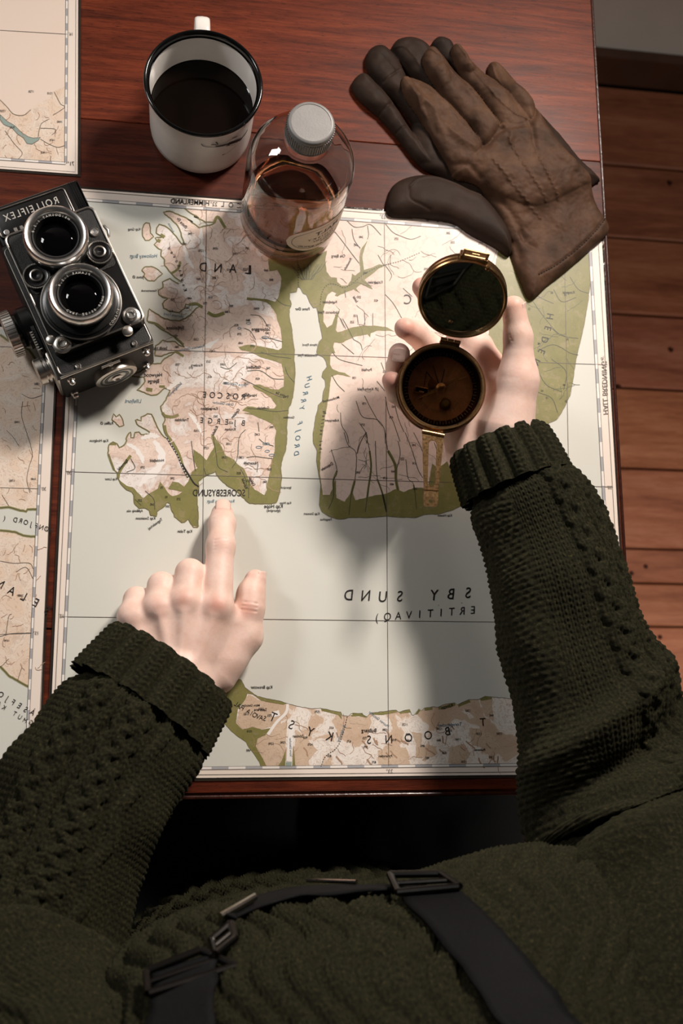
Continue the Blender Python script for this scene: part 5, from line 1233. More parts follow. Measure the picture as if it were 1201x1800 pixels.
# slotted sighting arm
cpart(MB(CT).bbox((-.0085, -R - .0022, -.006), (.0085, -R + .0012, -.0005), .0006), 'hinge_block', brd)
for x0, x1 in ((-.0095, -.0035), (-.0032, .0032), (.0035, .0095)):
    cpart(MB(CT).tube([(x0, -R - .0026, .0002), (x1, -R - .0026, .0002)], .0019, 12), 'hinge_knuckle', br)
AA = math.radians(-6)
ayd = at(757, 900, .098) - at(763.5, 766, .106); ayd = -ayd / np.linalg.norm(ayd)
ao = CB + CT[:3, 1] * (-R - .0026)
AT = frame(ao, CT[:3, 2] + .10 * CT[:3, 1], ayd)
outl = [(-.0092, -.0008), (.0092, -.0008), (.0086, -.012), (.0070, -.0350), (.0060, -.0485), (.0062, -.0560), (.0058, -.0612), (.0046, -.0625), (-.0046, -.0625), (-.0058, -.0612), (-.0062, -.0560), (-.0060, -.0485), (-.0070, -.0350), (-.0086, -.012)]
nsl = 10
slot = [(.0034 * math.cos(math.pi * k / nsl), -.0095 + .0034 * math.sin(math.pi * k / nsl)) for k in range(nsl + 1)] + [(-.0032 * math.cos(math.pi * k / nsl), -.0420 - .0032 * math.sin(math.pi * k / nsl)) for k in range(nsl + 1)]
hole = [(.0017 * math.cos(2 * math.pi * k / 14), -.0578 + .0017 * math.sin(2 * math.pi * k / 14)) for k in range(14)]
def plate(outl, holes, z0, z1, T):
    from mathutils.geometry import delaunay_2d_cdt
    V = []; E = []
    for lp in [outl] + holes:
        o_ = len(V); V += [Vector(p) for p in lp]; E += [(o_ + i, o_ + (i + 1) % len(lp)) for i in range(len(lp))]
    v2, e2, f2, _, _, _ = delaunay_2d_cdt(V, E, [], 2, 1e-7)
    keep = []
    for f_ in f2:
        c = sum((v2[i] for i in f_), Vector((0, 0))) / len(f_)
        X, Y = np.array([c.x]), np.array([c.y])
        if poly_sd(X, Y, outl)[0] > 0 and all(poly_sd(X, Y, h_)[0] < 0 for h_ in holes): keep.append(tuple(f_))
    n = len(v2); mb = MB(T)
    vv = [(p.x, p.y, z1) for p in v2] + [(p.x, p.y, z0) for p in v2]
    ff = keep + [tuple(n + i for i in reversed(f_)) for f_ in keep]
    from collections import Counter
    ec = Counter(); di = {}
    for f_ in keep:
        for a, b in zip(f_, f_[1:] + f_[:1]): ec[frozenset((a, b))] += 1; di[frozenset((a, b))] = (a, b)
    for k_, c in ec.items():
        if c == 1: a, b = di[k_]; ff.append((b, a, n + a, n + b))
    return mb.add(vv, ff)
arm = cpart(plate(outl, [slot, hole], -.0006, .0008, AT), 'sighting_arm', br, comp, False)
cpart(MB(AT).box((-.0062, -.0490, .0008), (.0062, -.0482, .0012)), 'arm_crease', brd, arm, False)
# ------------------------------------------------------------------ the sitter: skin, head, sweater, trousers, harness
person = empty('person', (-.03, -.44, FZ)); tag(person, 'person in dark green cable-knit sweater pointing at the map and holding a compass', 'person')
def pz(x, y, z): return at(x, y, z)
h_ = .0009
# ---- left hand of the picture: fist with pointing index finger
LHp = lambda *a: [pz(*p) for p in a]
lo_, hi_ = np.minimum.reduce(LHp((190, 1250, 0), (190, 1250, .08), (480, 870, 0))), np.maximum.reduce(LHp((480, 870, 0), (480, 1250, .08), (190, 1250, .08)))
p0 = np.array([pz(185, 1240, 0)[0] - .03, pz(300, 1330, 0)[1] - .01, .0012]); p1 = np.array([pz(478, 1000, 0)[0] + .01, pz(390, 870, 0)[1] + .015, .085])
s = SDF(p0, p1, h_)
wr = pz(296, 1196, .040)
for a, b, ra, rb in (((380, 1068, .046), (333, 1205, .037), .0132, .0175), ((326, 1058, .0485), (313, 1200, .039), .0132, .0175), ((279, 1068, .0455), (290, 1190, .038), .0128, .0175), ((233, 1084, .0405), (264, 1175, .035), .0120, .0170)):
    s.cone(pz(*a), pz(*b), ra, rb, .011)
s.ell((pz(310, 1130, .034)), (.036, .036, .017), .012)
s.cone(wr, pz(225, 1330, .046), .027, .030, .012); s.cone(pz(330, 1215, .036), pz(245, 1345, .045), .022, .026, .012)
thumb = [pz(378, 1180, .026), pz(430, 1118, .026), pz(439, 1068, .030), pz(449, 1020, .027)]
s.chain(thumb, [.0205, .0150, .0122, .0094], .006)
s.cone(pz(392, 1150, .030), pz(402, 1095, .036), .015, .011, .012)
s.ell(pz(440, 1046, .0295), (.0122, .014, .0118), .004)
def finger(pts, rads, k0=.006, k=.0025):
    s.cone(pts[0], pts[1], rads[0], rads[1], k0)
    for i in range(1, len(pts) - 1): s.cone(pts[i], pts[i + 1], rads[i], rads[i + 1], k)
idx = LHp((381, 1066, .047), (388, 960, .036), (390.5, 921, .0205), (391, 904, .0130))
finger(idx, [.0134, .0116, .0111, .0100], .006, .006)
for P, r in ((LHp((326, 1058, .048), (334, 1008, .040), (337, 1006, .020), (336, 1045, .0125)), (.0130, .0122, .0108, .0096)), (LHp((279, 1068, .045), (284, 1030, .0355), (287, 1028, .018), (288, 1064, .0120)), (.0125, .0116, .0102, .0092)), (LHp((233, 1083, .040), (240, 1054, .0305), (243, 1052, .016), (246, 1080, .0115)), (.0118, .0106, .0095, .0085))):
    finger(P, r, .0045, .003)
# knuckles, tendons and hollows on the back of the hand
for p in ((381, 1066, .0515), (324, 1056, .0535), (279, 1068, .050), (235, 1085, .0445)): s.ell(pz(*p), (.0095, .0085, .0085), .006)
for a, b in (((372, 1082, .0565), (345, 1160, .0525)), ((322, 1075, .0590), (316, 1165, .0535)), ((284, 1082, .0555), (290, 1160, .0520)), ((240, 1096, .0485), (268, 1158, .0485))):
    s.cone(pz(*a) - [0, 0, .0012], pz(*b) + [0, 0, .0010], .0032, .0028, .006)
for a, b, r in (((352, 1090, .0690), (335, 1140, .0660), .0090), ((300, 1090, .0680), (303, 1135, .0650), .0080), ((260, 1100, .0620), (278, 1140, .0620), .0075)):
    s.cone(pz(*a), pz(*b), r, r * .7, .006, True)
VL, QL = s.mesh()
def creases(V, items):
    """fine skin folds: displace towards -n near short 3D segments"""
    for a, b, c, wd, dp in items:
        a = np.asarray(a); b = np.asarray(b); d = b - a; t = np.clip(((V - a) @ d) / (d @ d), 0, 1)
        D = np.linalg.norm(V - a - t[:, None] * d, axis=1)
        V += np.asarray(c)[None, :] * (dp * np.exp(-(D / wd) ** 2))[:, None]
    return V
dn = np.array([0, 0, -1.0])
def across(px, py, z, half, tilt=0): return pz(px - half, py + tilt, z), pz(px + half, py - tilt, z)
it = []
for dy in (-9, -3, 3, 9): a, b = across(388, 957 + dy, .0475, 10, 1); it.append((a, b, dn, .0011, .0007))
for dy in (-3, 3): a, b = across(390, 915 + dy, .0300, 14); it.append((a, b, dn, .0008, .0005))
for dy in (-7, 0, 7): a, b = across(438, 1066 + dy, .0425, 14, -2); it.append((a, b, dn, .0009, .0007))
it.append((pz(412, 1100, .038), pz(432, 1088, .036), dn, .0016, .0016))
VL = creases(VL, it)
# ---- right hand of the picture: palm up, fingers round the compass
p0 = np.array([pz(664, 700, .02)[0] - .02, pz(860, 880, 0)[1] - .01, .020]); p1 = np.array([pz(950, 700, .06)[0] + .012, pz(730, 480, .06)[1] + .02, .150])
s = SDF(p0, p1, h_)
wr2 = pz(872, 800, .074)
s.cone(pz(884, 770, .078), pz(905, 860, .080), .0235, .027, .012); s.cone(pz(835, 800, .060), pz(870, 880, .066), .0235, .026, .012)
th = [pz(893, 748, .088), pz(911, 668, .101), pz(911, 592, .113), pz(903, 541, .120)]
s.cone(th[0], th[1], .0235, .0165, .012); s.cone(th[1], th[2], .0165, .0116, .009); s.cone(th[2], th[3], .0116, .0102, .006)
mcp = [pz(838, 612, .068), pz(814, 640, .060), pz(794, 668, .056), pz(778, 700, .053)]
wrs = [pz(885, 760, .070), pz(870, 772, .064), pz(852, 785, .060), pz(832, 795, .058)]
for a, b in zip(mcp, wrs): s.cone(a, b, .0145, .019, .012)
s.ell(pz(838, 700, .060), (.036, .040, .017), .012)
s.cone(pz(880, 700, .076), pz(860, 640, .070), .013, .011, .012)
for P, r in (([mcp[0], pz(780, 545, .074), pz(755, 520, .088), pz(742, 505, .098)], (.0140, .0112, .0098, .0086)),
             ([mcp[1], pz(752, 606, .062), pz(730, 585, .076), pz(712, 577, .090)], (.0140, .0116, .0104, .0092)),
             ([mcp[2], pz(722, 660, .060), pz(700, 645, .080), pz(702, 622, .100)], (.0135, .0115, .0104, .0092)),
             ([mcp[3], pz(718, 705, .060), pz(697, 690, .076), pz(688, 668, .092)], (.0125, .0102, .0092, .0080))):
    finger(P, r, .006, .003)
VR, QR = s.mesh()
rt = np.array([-.2, -.3, -.9])
it = []
for dy in (-5, 0, 5): it.append((pz(890, 594 + dy, .121), pz(930, 592 + dy, .121), rt, .0009, .0006))
for a, b in (((846, 640, .080), (884, 690, .090)), ((838, 655, .078), (868, 700, .085)), ((862, 622, .080), (888, 662, .090)), ((850, 605, .080), (872, 632, .084)), ((856, 742, .094), (925, 715, .104)), ((840, 765, .086), (880, 752, .1))):
    it.append((pz(*a), pz(*b), rt, .0012, .0010))
VR = creases(VR, it)
# ---- arms, torso, neck and head (mostly under clothes)
sh_l, sh_r = np.array([-.215, -.475, .285]), np.array([.175, -.475, .285])
el_l = pz(20, 1660, .085); AR1 = pz(1135, 1500, .125); AR2 = pz(1190, 1650, .19)
TXC = -.02
s = SDF((-.34, -.66, -.30), (.36, -.20, .70), .0035)
for c, r in (((TXC, -.47, -.2), (.165, .115, .13)), ((TXC, -.465, -.05), (.15, .105, .14)), ((TXC, -.465, .1), (.16, .11, .14)), ((TXC, -.475, .22), (.17, .10, .11)), ((TXC, -.48, .30), (.14, .075, .05))): s.ell(c, r, .05)
s.cone((TXC, -.485, .30), (TXC, -.475, .40), .062, .056, .03)
armL = [sh_l, el_l * .45 + sh_l * .55, el_l + [-.006, -.02, .02], pz(75, 1560, .08), pz(225, 1330, .046)]
armR = [sh_r, AR2, AR1, pz(1055, 1360, .102), pz(1000, 1120, .092), pz(905, 862, .082)]
for A_r, rad in ((armL, (.040, .040, .034, .032, .028)), (armR, (.040, .038, .032, .032, .030, .028))):
    for a, b, ra, rb in zip(A_r[:-1], A_r[1:], rad[:-1], rad[1:]): s.cone(a, b, ra, rb, .02)
HC = np.array([TXC, -.475, .525])
s.ell(HC + [0, -.01, .02], (.076, .096, .10), .03); s.ell(HC + [0, .035, -.055], (.055, .055, .062), .03)
s.cone(HC + [0, .088, .012], HC + [0, .104, -.022], .008, .013, .012)
for sx in (-1, 1):
    s.ell(HC + [sx * .077, -.01, -.005], (.009, .019, .030), .006)
    s.ell(HC + [sx * .031, .088, .014], (.017, .014, .012), .008, None, True)
    s.ell(HC + [sx * .031, .079, .014], (.0125, .0125, .0125), .003)
    s.ell(HC + [sx * .032, .086, .034], (.022, .008, .006), .008)
s.ell(HC + [0, .086, -.055], (.023, .008, .005), .005); s.ell(HC + [0, .084, -.066], (.019, .009, .006), .005)
s.ell(HC + [0, .075, -.095], (.020, .016, .014), .015)
VB, QB = s.mesh()
skin = NT('skin'); v = skin.coord()
redn = skin.node('ShaderNodeAttribute'); redn.attribute_name = 'flush'
n1 = skin.noise(v, 60, 4); n2 = skin.noise(v, 420, 3); n3 = skin.noise(v, 1500, 2)
c = skin.ramp(n1, [(.3, S(228, 196, 180)), (.5, S(236, 208, 194)), (.7, S(242, 217, 204))])
c = skin.mix(skin.math('MULTIPLY', n2, .22), c, S(206, 152, 132))
c = skin.mix(skin.math('MULTIPLY', redn.outputs['Fac'], .8), c, S(196, 118, 96))
skin.set(Base_Color=skin.mix(1.0, c, (.96, .94, .94, 1), 'MULTIPLY'), Roughness=.52); skin.b.inputs['Subsurface Weight'].default_value = .25; skin.b.inputs['Subsurface Radius'].default_value = (.006, .0025, .0015); skin.b.inputs['Subsurface Scale'].default_value = 1.0
skin.bump(skin.math('ADD', skin.math('MULTIPLY', n3, .5), n2), .22, .0005)
body = mk('body', np.vstack([VL, VR, VB]), np.vstack([QL, QR + len(VL), QB + len(VL) + len(VR)]), skin.m, None, True); child_of(body, person)
AV = np.vstack([VL, VR, VB]); fl = np.zeros(len(AV))
for p, r, w in (((380, 1064, .059), .0075, .9), ((322, 1052, .062), .008, .55), ((279, 1066, .058), .008, .35), ((389, 958, .047), .007, .30), ((390, 893, .02), .008, .5), ((432, 1072, .042), .008, .7), ((452, 1012, .03), .008, .5), ((345, 990, .035), .006, .5), ((225, 1110, .045), .01, .3),
                ((715, 577, .098), .012, .75), ((703, 622, .108), .010, .55), ((686, 668, .098), .010, .85), ((858, 632, .08), .016, .55), ((908, 535, .128), .008, .45), ((905, 640, .11), .012, .2), ((728, 500, .1), .012, .8), ((865, 690, .085), .014, .35)):
    d = np.linalg.norm(AV - pz(*p), axis=1); fl = np.maximum(fl, w * np.exp(-(d / r) ** 2))
at_ = body.data.attributes.new('flush', 'FLOAT', 'POINT'); at_.data.foreach_set('value', fl.astype(np.float32))
# fingernails
nailm = plain('fingernail', S(232, 196, 182), .28, var=.05, scale=200)
def nail(c, fwd, up, wd, ln, rad):
    T = frame(c, up, fwd); nu, nv = 12, 12; v_ = []; f_ = []
    for j in range(nv + 1):
        for i in range(nu + 1):
            u = -1 + 2 * i / nu; w = -1 + 2 * j / nv
            tip = (1 - abs(u) ** 2.6 * .35) if w > 0 else (1 - abs(u) ** 3 * .2)
            v_.append((wd * u, ln * w * tip, rad * (math.sqrt(max(0, 1 - (wd * u / rad) ** 2 * .92)) - 1) - .0006 * max(0, -w - .6) * 3))
    f_ = [(j * (nu + 1) + i, j * (nu + 1) + i + 1, (j + 1) * (nu + 1) + i + 1, (j + 1) * (nu + 1) + i) for j in range(nv) for i in range(nu)]
    o = MB(T).add(v_, f_).build('fingernail', nailm, None, True, 80); child_of(o, body); o.matrix_parent_inverse = Matrix.Identity(4)
    sm = o.modifiers.new('thickness', 'SOLIDIFY'); sm.thickness = .0006; sm.offset = -1
d_ = idx[3] - idx[2]; nrm = np.cross(np.cross(d_, [0, 0, 1.0]), d_); nrm /= np.linalg.norm(nrm)
nail(idx[3] + nrm * .0110 + d_ / np.linalg.norm(d_) * .001, d_, nrm, .0068, .0070, .0094)
d_ = thumb[3] - thumb[2]; nail(thumb[3] + np.array([.0070, 0, .0052]), d_, (.8, 0, .6), .0062, .0072, .0094)
d_ = th[3] - th[2]; nail(th[3] + np.array([.0090, -.0005, .0044]) - d_ * .10, d_, (.90, -.1, .42), .0062, .0070, .0098)
nail(pz(702, 622, .100) + np.array([-.0016, -.0042, .0080]), (.1, 1, .5), (-.18, -.42, .88), .0054, .0064, .0088)
# hair on the head (short, dark)
hairm = NT('dark_hair'); hv = hairm.coord('Object', (60, 60, 8)); hairm.set(Base_Color=hairm.ramp(hairm.noise(hv, 6, 4), [(.3, S(24, 17, 12)), (.7, S(48, 34, 24))]), Roughness=.5); hairm.bump(hairm.noise(hv, 14, 3), .8, .003)
s = SDF(HC - [.10, .13, .10], HC + [.10, .11, .15], .003)
s.ell(HC + [0, -.012, .03], (.084, .104, .103), .02); s.ell(HC + [0, .075, -.03], (.09, .062, .085), .012, None, True); s.ell(HC + [0, -.03, -.085], (.07, .12, .055), .02, None, True)
for sx in (-1, 1): s.ell(HC + [sx * .085, .005, -.03], (.02, .04, .045), .01, None, True)
vv, qq = s.mesh(); child_of(mk('hair', vv, qq, hairm.m, None, True), person)

# ---- knitted sweater
def knit_mat(name):
    t = NT(name); v = t.coord()
    n = t.noise(v, 420, 3, .6); n2 = t.noise(v, 26, 3); n3 = t.noise(v, 2600, 2)
    c = t.ramp(n, [(.30, S(11, 11, 6)), (.5, S(27, 26, 16)), (.66, S(46, 43, 26)), (.78, S(84, 75, 47))])
    c = t.mix(t.math('MULTIPLY', n2, .25), c, S(32, 31, 18))
    t.set(Base_Color=c, Roughness=.95); t.b.inputs['Specular IOR Level'].default_value = .15
    t.b.inputs['Sheen Weight'].default_value = .15; t.b.inputs['Sheen Roughness'].default_value = .6; t.b.inputs['Sheen Tint'].default_value = S(120, 120, 80)
    t.bump(t.math('ADD', n, t.math('MULTIPLY', n3, .6)), .9, .0012)
    return t.m
knit = knit_mat('olive_wool')
SW, RH = .0062, .0050
def stock(U, V, w=SW, p=RH):
    c = V / w; fc = np.abs(c - np.floor(c) - .5); a = np.clip(1 - ((fc - .25) / .25) ** 2, 0, 1)
    r = .5 + .5 * np.cos(2 * np.pi * (U / p - fc * 1.5))
    return .0010 * a + .0015 * a * r
def purl(U, V, w=SW, p=RH, seed=3):
    U = U + .0022 * (vnoise(U, V, seed + 1, 45) - .5) * 2 + .0012 * (vnoise(U, V, seed + 2, 160) - .5); row = np.floor(U / p); ph = np.where(row % 2 == 0, 0, .5)
    x = V / (w * 1.7) + ph + .35 * vnoise(U, V, seed, 140); u = U / p - row - .5
    b = np.clip(1 - (u / .42) ** 2, 0, 1) * (.35 + .65 * (.5 + .5 * np.cos(2 * np.pi * x)))
    return .0015 * b * (.4 + 1.2 * vnoise(U, V, seed + 5, 210)) + .0012 * vnoise(U, V, seed + 6, 90)
def strand(D, w): return np.sqrt(np.clip(1 - (D / w) ** 2, 0, 1))
def cable(U, V, v0, amp, L, w, ph=0, h=.0042):
    return h * strand(V - v0 - amp * np.sin(2 * np.pi * U / L + ph), w)
def braid(U, V, v0, L=.062, w=.0075, amp=.0088):
    out = 0
    for k in range(3):
        ph = 2 * np.pi * k / 3
        lift = .0012 * np.cos(2 * (2 * np.pi * U / L + ph))
        st_ = strand(V - v0 - amp * np.sin(2 * np.pi * U / L + ph), w)
        out = np.maximum(out, (.0066 + 1.4 * lift) * st_)
    return out
def sweep(ctrl, nu, nv, up=(0, 0, 1)):
    """tube along (x,y,z,half width,half height) rows -> centre, side, normal, radii, lengths"""
    C = spline(ctrl, nu); P = C[:, :3]; seg = np.linalg.norm(np.diff(P, axis=0), axis=1); L = np.r_[0, np.cumsum(seg)]
    T = np.gradient(P, axis=0); T /= np.linalg.norm(T, axis=1)[:, None]
    upv = np.asarray(up, float); sd = np.cross(T, upv); sd /= np.linalg.norm(sd, axis=1)[:, None]; N = np.cross(sd, T)
    return P, T, sd, N, C[:, 3], C[:, 4], L
def sleeve(name, ctrl, nu, nv, disp, parent, caps=0.004):
    P, T, sd, N, A, B, L = sweep(ctrl, nu, nv)
    th_ = np.linspace(0, 2 * np.pi, nv, endpoint=False)
    circ = 2 * np.pi * float(np.mean((A + B) / 2))
    U = np.broadcast_to(L[:, None], (nu, nv)); V = np.broadcast_to((th_ / (2 * np.pi) * circ)[None, :], (nu, nv))
    co, si = np.cos(th_)[None, :, None], np.sin(th_)[None, :, None]
    base = P[:, None] + sd[:, None] * A[:, None, None] * co + N[:, None] * B[:, None, None] * si
    nrm = sd[:, None] * co / A[:, None, None] + N[:, None] * si / B[:, None, None]; nrm /= np.linalg.norm(nrm, axis=2)[..., None]
    D = disp(U, V, th_[None, :] + 0 * U, circ)
    X = base + nrm * D[..., None]
    V_ = X.reshape(-1, 3); i, j = np.meshgrid(np.arange(nu - 1), np.arange(nv), indexing='ij'); j2 = (j + 1) % nv
    Q = np.stack([i * nv + j, i * nv + j2, (i + 1) * nv + j2, (i + 1) * nv + j], -1).reshape(-1, 4)
    # roll the first edge inwards so that the opening shows thickness
    n0 = len(V_); rings = []
    for k, (dr, dl) in enumerate(((.0030, .0010), (.0055, .0045), (.0060, .012), (.0065, .03))):
        rings.append(X[0] - nrm[0] * dr + T[0][None] * dl)
    V_ = np.vstack([V_] + rings)
    for k in range(4):
        a = np.arange(nv) + (n0 + (k - 1) * nv if k else 0); b = np.arange(nv) + n0 + k * nv
        Q = np.vstack([Q, np.stack([a, b, np.roll(b, -1), np.roll(a, -1)], 1)])
    o = mk(name, V_, Q, knit, None, True); o.parent = parent
    o.matrix_parent_inverse = Matrix.Identity(4) if parent is not person else Matrix.Translation(-Vector(person.location))
    return o
# torso first; straps are laid on it afterwards
def torso_rings():
    # z, centre y, half width, half depth
    return np.array([(-.27, -.480, .190, .150), (-.18, -.480, .192, .152), (-.08, -.476, .190, .142), (.02, -.474, .192, .136), (.10, -.474, .198, .142), (.18, -.478, .205, .150), (.25, -.484, .205, .140), (.31, -.490, .180, .112), (.345, -.490, .135, .088), (.375, -.485, .085, .074), (.41, -.482, .074, .070), (.43, -.480, .070, .068)])
tz = np.r_[np.linspace(0, 2.4, 50, endpoint=False), np.linspace(2.4, 7.8, 420, endpoint=False), np.linspace(7.8, 11, 50)]
nu, nv = len(tz), 760
TRg = spline(torso_rings(), nu, tz); th_ = np.linspace(0, 2 * np.pi, nv, endpoint=False); th_ = th_ + .62 * np.cos(th_)
zz = TRg[:, 0][:, None]; pw = .82
cs = np.sign(np.cos(th_)) * np.abs(np.cos(th_)) ** pw; sn_ = np.sign(np.sin(th_)) * np.abs(np.sin(th_)) ** pw
BX = TXC + TRg[:, 2][:, None] * cs[None]; BY = TRg[:, 1][:, None] + TRg[:, 3][:, None] * sn_[None]; BZ = np.broadcast_to(zz, BX.shape).copy()
NX = cs[None] / TRg[:, 2][:, None]; NY = sn_[None] / TRg[:, 3][:, None]; nl_ = np.hypot(NX, NY); NX = NX / nl_; NY = NY / nl_
Uu = np.broadcast_to(zz, BX.shape); Vv = np.broadcast_to((th_ / (2 * np.pi) * 1.12)[None], BX.shape)
dd = np.zeros(BX.shape)
front = np.exp(-((BX - .125) / .085) ** 2) * np.clip(sn_, 0, 1)[None] ** .5 * np.exp(-((zz - .19) / .09) ** 2); dd += .066 * front
dd += .016 * np.exp(-((BX + .16) / .06) ** 2) * np.clip(sn_, 0, 1)[None] * np.exp(-((zz - .20) / .07) ** 2)
dd += .006 * (vnoise(Uu + 3, Vv, 31, 9) - .5) * 2 * np.clip(1 - np.abs(zz - .1) / .4, 0, 1)
# wavy travelling ribs
sp = .0175
wav = .0075 * np.sin(2 * np.pi * Uu / .075 + 1.3 * np.sin(Vv * 23)); kk = (Vv + wav) / sp; fk_ = np.abs(kk - np.floor(kk) - .5) / .5
wob = np.clip(1 - (fk_ / .78) ** 2, 0, 1) ** .6
dd += .0062 * wob + stock(Uu, Vv + wav * .6, sp / 4, .0052) * 1.3
V_ = np.stack([BX + NX * dd, BY + NY * dd, BZ], -1).reshape(-1, 3)
i, j = np.meshgrid(np.arange(nu - 1), np.arange(nv), indexing='ij'); j2 = (j + 1) % nv
Q = np.stack([i * nv + j, i * nv + j2, (i + 1) * nv + j2, (i + 1) * nv + j], -1).reshape(-1, 4)
sweater = mk('sweater', V_, Q, knit, None, True); child_of(sweater, person)

# left sleeve
def lsl(U, V, th, circ):
    D = np.zeros(U.shape)
    outer = .5 + .5 * np.cos(th - math.radians(66))                         # cables run on the outer side
    m = np.clip((outer - .28) / .2, 0, 1); m = m * m * (3 - 2 * m)
    v0 = circ * 66 / 360
    cab = np.maximum(braid(U, V, v0 + .030), np.maximum(braid(U, V, v0 - .012), np.maximum(cable(U, V, v0 + .058, .003, .05, .0055), cable(U, V, v0 + .009, .0025, .06, .005)))) + stock(U, V) * .9
    D += m * cab + (1 - m) * purl(U, V)
    D += .006 * (vnoise(U, V, 41, 24) - .5) * 2
    for u0, a, s_ in ((.235, .010, .014), (.275, -.010, .012), (.31, .012, .015)): D += a * np.exp(-((U - u0 - .02 * np.sin(th * 2)) / s_) ** 2)
    D -= .006 * np.exp(-(U / .010) ** 2)
    return D
def rib(period, h):
    def f(U, V, th, circ):
        n = max(8, round(circ / period)); x = V / circ * n; fr = np.abs(x - np.floor(x) - .5) / .5
        r = np.clip(1 - (fr / .80) ** 2.2, 0, 1) ** .7
        return h * r + stock(U, V, circ / n / 2, .0046) * .9 * r + .0008 * (vnoise(U, V, 7, 60) - .5) - .0025 * np.exp(-((U - .0) / .004) ** 2)
    return f
c0 = pz(305, 1167, .042); c1_ = pz(245, 1250, .052); c2_ = pz(168, 1372, .062); c3_ = pz(105, 1495, .072); c4_ = pz(48, 1620, .088)
lcuff = [(*c0, .056, .034), (*pz(275, 1208, .047), .0590, .038), (*c1_, .0620, .042)]
lctrl = [(*pz(252, 1240, .051), .060, .041), (*pz(225, 1282, .055), .0660, .046), (*c2_, .0670, .050), (*c3_, .0690, .054), (*c4_, .074, .060), (*(el_l + [-.012, -.03, .03]), .078, .066), (*(el_l * .45 + sh_l * .55), .082, .074), (*(sh_l + [.03, -.01, .0]), .088, .082), (*(sh_l + [.11, -.01, -.005]), .086, .080)]
sl = sleeve('sleeve', lctrl, 520, 470, lsl, sweater)
sleeve('cuff', lcuff, 90, 440, rib(.0185, .0046), sweater)
# right sleeve
def rsl(U, V, th, circ):
    D = np.zeros(U.shape)
    outer = .5 + .5 * np.cos(th - math.radians(136))
    m = np.clip((outer - .55) / .18, 0, 1); m = m * m * (3 - 2 * m)
    v0 = circ * 136 / 360
    cab = np.maximum(braid(U, V, v0 + .018), np.maximum(braid(U, V, v0 - .026), cable(U, V, v0 - .004, .003, .055, .0055))) + stock(U, V) * .9
    D += m * cab + (1 - m) * purl(U, V)
    D += .005 * (vnoise(U, V, 51, 22) - .5) * 2
    for u0, a, s_ in ((.205, .013, .014), (.245, -.016, .013), (.285, .016, .015), (.325, -.012, .012), (.36, .012, .014)): D += 1.1 * a * (.08 + .92 * np.clip(np.cos(th - 1.35), 0, 1)) * np.exp(-((U - u0 - .030 * np.cos(th)) / s_) ** 2)
    D -= .006 * np.exp(-(U / .010) ** 2)
    return D
rcuff = [(*pz(874, 775, .078), .041, .033), (*pz(892, 815, .081), .0440, .036), (*pz(910, 858, .084), .0460, .038)]
rctrl = [(*pz(908, 850, .084), .0455, .0375), (*pz(925, 888, .086), .0490, .041), (*pz(968, 1000, .090), .0525, .045), (*pz(1008, 1140, .094), .0590, .050), (*pz(1054, 1282, .098), .0710, .056), (*pz(1090, 1395, .106), .0820, .064), (*AR1, .086, .070), (*AR2, .086, .076), (*(sh_r + [-.02, -.01, 0]), .088, .082), (*(sh_r + [-.10, -.01, -.005]), .086, .080)]
sleeve('sleeve', rctrl, 520, 440, rsl, sweater)
sleeve('cuff', rcuff, 80, 340, rib(.0165, .0044), sweater)

# ---- trousers and shoes (in the dark under the table edge)
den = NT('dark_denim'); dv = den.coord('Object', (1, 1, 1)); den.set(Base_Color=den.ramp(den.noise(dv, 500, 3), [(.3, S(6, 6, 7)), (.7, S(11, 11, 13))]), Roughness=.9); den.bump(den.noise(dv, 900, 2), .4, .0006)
s = SDF((-.32, -.70, -.74), (.28, .20, -.05), .006)
for sx in (-1, 1):
    hip = np.array([TXC + sx * .105 + .012, -.46, -.225]); kn_ = np.array([TXC + sx * .135 + .018, -.02, -.165]); an = np.array([TXC + sx * .13, .02, -.66])
    s.cone(hip, kn_, .120, .118, .03); s.cone(kn_, an, .088, .055, .03)
s.ell((TXC, -.50, -.22), (.185, .135, .11), .05)
vv, qq = s.mesh(); vv += (np.stack([vnoise(vv[:, 1], vv[:, 2], 3, 30), vnoise(vv[:, 0], vv[:, 2], 4, 30), vnoise(vv[:, 0], vv[:, 1], 5, 30)], 1) - .5) * .010
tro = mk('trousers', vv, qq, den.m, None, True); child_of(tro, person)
shoe = plain('brown_boot_leather', S(44, 30, 22), .5, var=.2, scale=30)
for sx in (-1, 1):
    s = SDF((TXC + sx * .13 - .07, -.08, FZ), (TXC + sx * .13 + .07, .27, -.60), .005); c = np.array([TXC + sx * .13, 0, FZ])
    s.cone(c + [0, -.01, .045], c + [0, .19, .035], .040, .036, .02); s.cone(c + [0, .01, .05], c + [0, .02, .12], .042, .046, .02)
    vv, qq = s.mesh(); child_of(mk('boot', vv, qq, shoe, None, True), person)

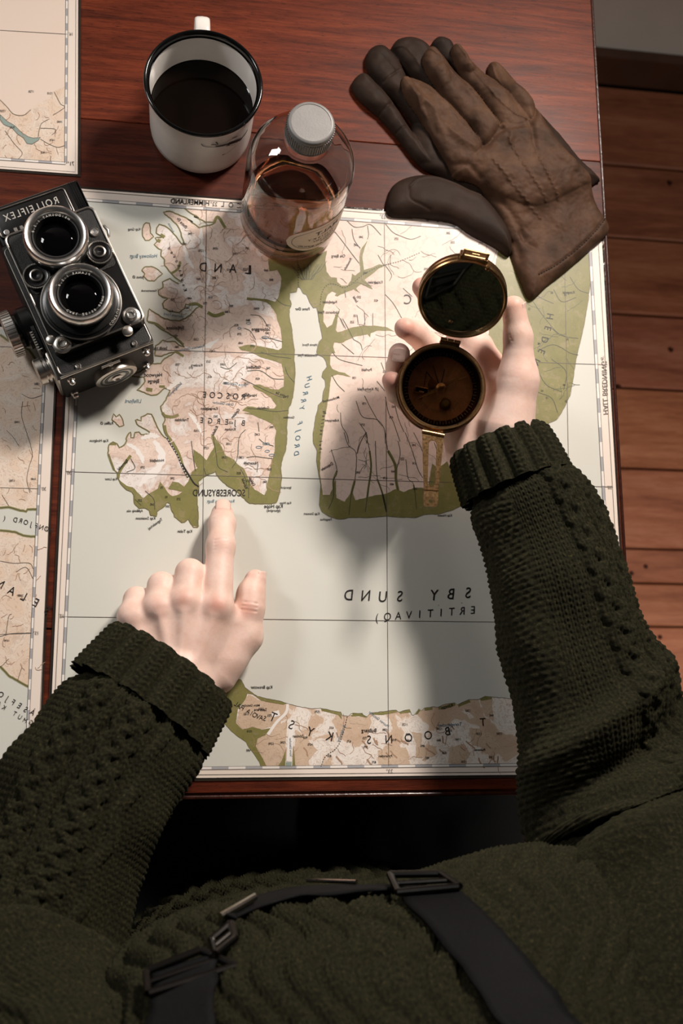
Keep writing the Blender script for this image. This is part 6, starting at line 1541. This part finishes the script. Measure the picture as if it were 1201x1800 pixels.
# ---- harness straps laid over the chest
bvh = BVHTree.FromPolygons([tuple(p) for p in V_], [tuple(map(int, q)) for q in Q])
def chest(px, py, off=.004):
    d = at(px, py, 0) - CAM; d /= np.linalg.norm(d)
    hit, nr, _, _ = bvh.ray_cast(Vector(CAM), Vector(d))
    if hit is None: return None
    n = np.array(nr); n = n if n @ d < 0 else -n
    return np.array(hit) + n * off
web = NT('black_webbing'); wv = web.coord('Object', (1, 1, 1)); web.set(Base_Color=web.ramp(web.noise(wv, 700, 2), [(.3, S(10, 10, 11)), (.7, S(17, 17, 18))]), Roughness=.7); web.bump(web.noise(wv, 1100, 2), .5, .0006); web.b.inputs['Specular IOR Level'].default_value = .12; web = web.m
gun = plain('gunmetal', S(60, 58, 56), .3, 1.0, var=.1, scale=60); steel = plain('bright_steel', S(170, 164, 156), .2, 1.0)
def ribbon(name, L_pts, R_pts, mat, n=40, m=8, off=.0068, th=.0022, lift=None):
    Lp, Rp = spline(L_pts, n), spline(R_pts, n); rows = []
    for i in range(n):
        row = []
        for k in range(m + 1):
            q = Lp[i] + (Rp[i] - Lp[i]) * k / m; p = chest(q[0], q[1], off)
            row.append(p)
        rows.append(row)
    known = [p for r_ in rows for p in r_ if p is not None]
    for r_ in rows:
        for k in range(m + 1):
            if r_[k] is None: r_[k] = next((p for p in r_ if p is not None), known[0])
    A = np.array(rows)
    for _ in range(14):                               # webbing is stiff: even out the knit below it
        A[1:-1] = (A[:-2] + 2 * A[1:-1] + A[2:]) / 4; A[:, 1:-1] = (A[:, :-2] + 2 * A[:, 1:-1] + A[:, 2:]) / 4
    v_ = A.reshape(-1, 3); w = m + 1
    f_ = np.array([(i * w + k, i * w + k + 1, (i + 1) * w + k + 1, (i + 1) * w + k) for i in range(n - 1) for k in range(m)])
    o = mk(name, v_, f_, mat, None, True); child_of(o, person)
    sm = o.modifiers.new('thickness', 'SOLIDIFY'); sm.thickness = th; sm.offset = 0
    return o, A
ribbon('shoulder_strap', [(706, 1572), (735, 1612), (800, 1695), (845, 1755), (895, 1830)], [(808, 1566), (850, 1604), (925, 1695), (975, 1755), (1030, 1830)], web)
ribbon('shoulder_strap', [(272, 1716), (268, 1745), (262, 1790), (258, 1830)], [(374, 1690), (380, 1730), (385, 1780), (388, 1830)], web)
def bar(name, a, b, r, mat, off=.008, zoff=0):
    p, q_ = chest(*a, off), chest(*b, off)
    if p is None or q_ is None: return None
    o = MB().tube([p, (p + q_) / 2 + np.array([0, 0, .0005]), q_], r, 10).build(name, mat, None, True); child_of(o, person); return o
def buckle(q4, name='ladder_buckle'):
    P = [chest(x, y, .009) for x, y in q4]
    if any(p is None for p in P): return
    a, b, c, d = P
    mb = MB()
    for t_, r in ((0, .0026), (.52, .0018), (1, .0026)): mb.tube([a + (d - a) * t_, b + (c - b) * t_], r, 10)
    mb.tube([a, d], .0026, 10).tube([b, c], .0026, 10)
    o = mb.build(name, gun, None, True); child_of(o, person)
buckle([(695, 1556), (790, 1553), (815, 1570), (712, 1580)])
buckle([(272, 1716), (372, 1676), (388, 1700), (262, 1756)])
ribbon('sternum_strap', [(404, 1610), (450, 1586), (520, 1570), (600, 1564), (700, 1562)], [(410, 1626), (455, 1602), (522, 1584), (600, 1577), (702, 1576)], web, 40, 4, .0068, .002)
bar('strap_ring', (548, 1566), (640, 1562), .0016, steel); bar('strap_ring', (404, 1612), (440, 1594), .0026, steel)
buckle([(352, 1668), (388, 1640), (394, 1660), (362, 1690)], 'side_release_clip')
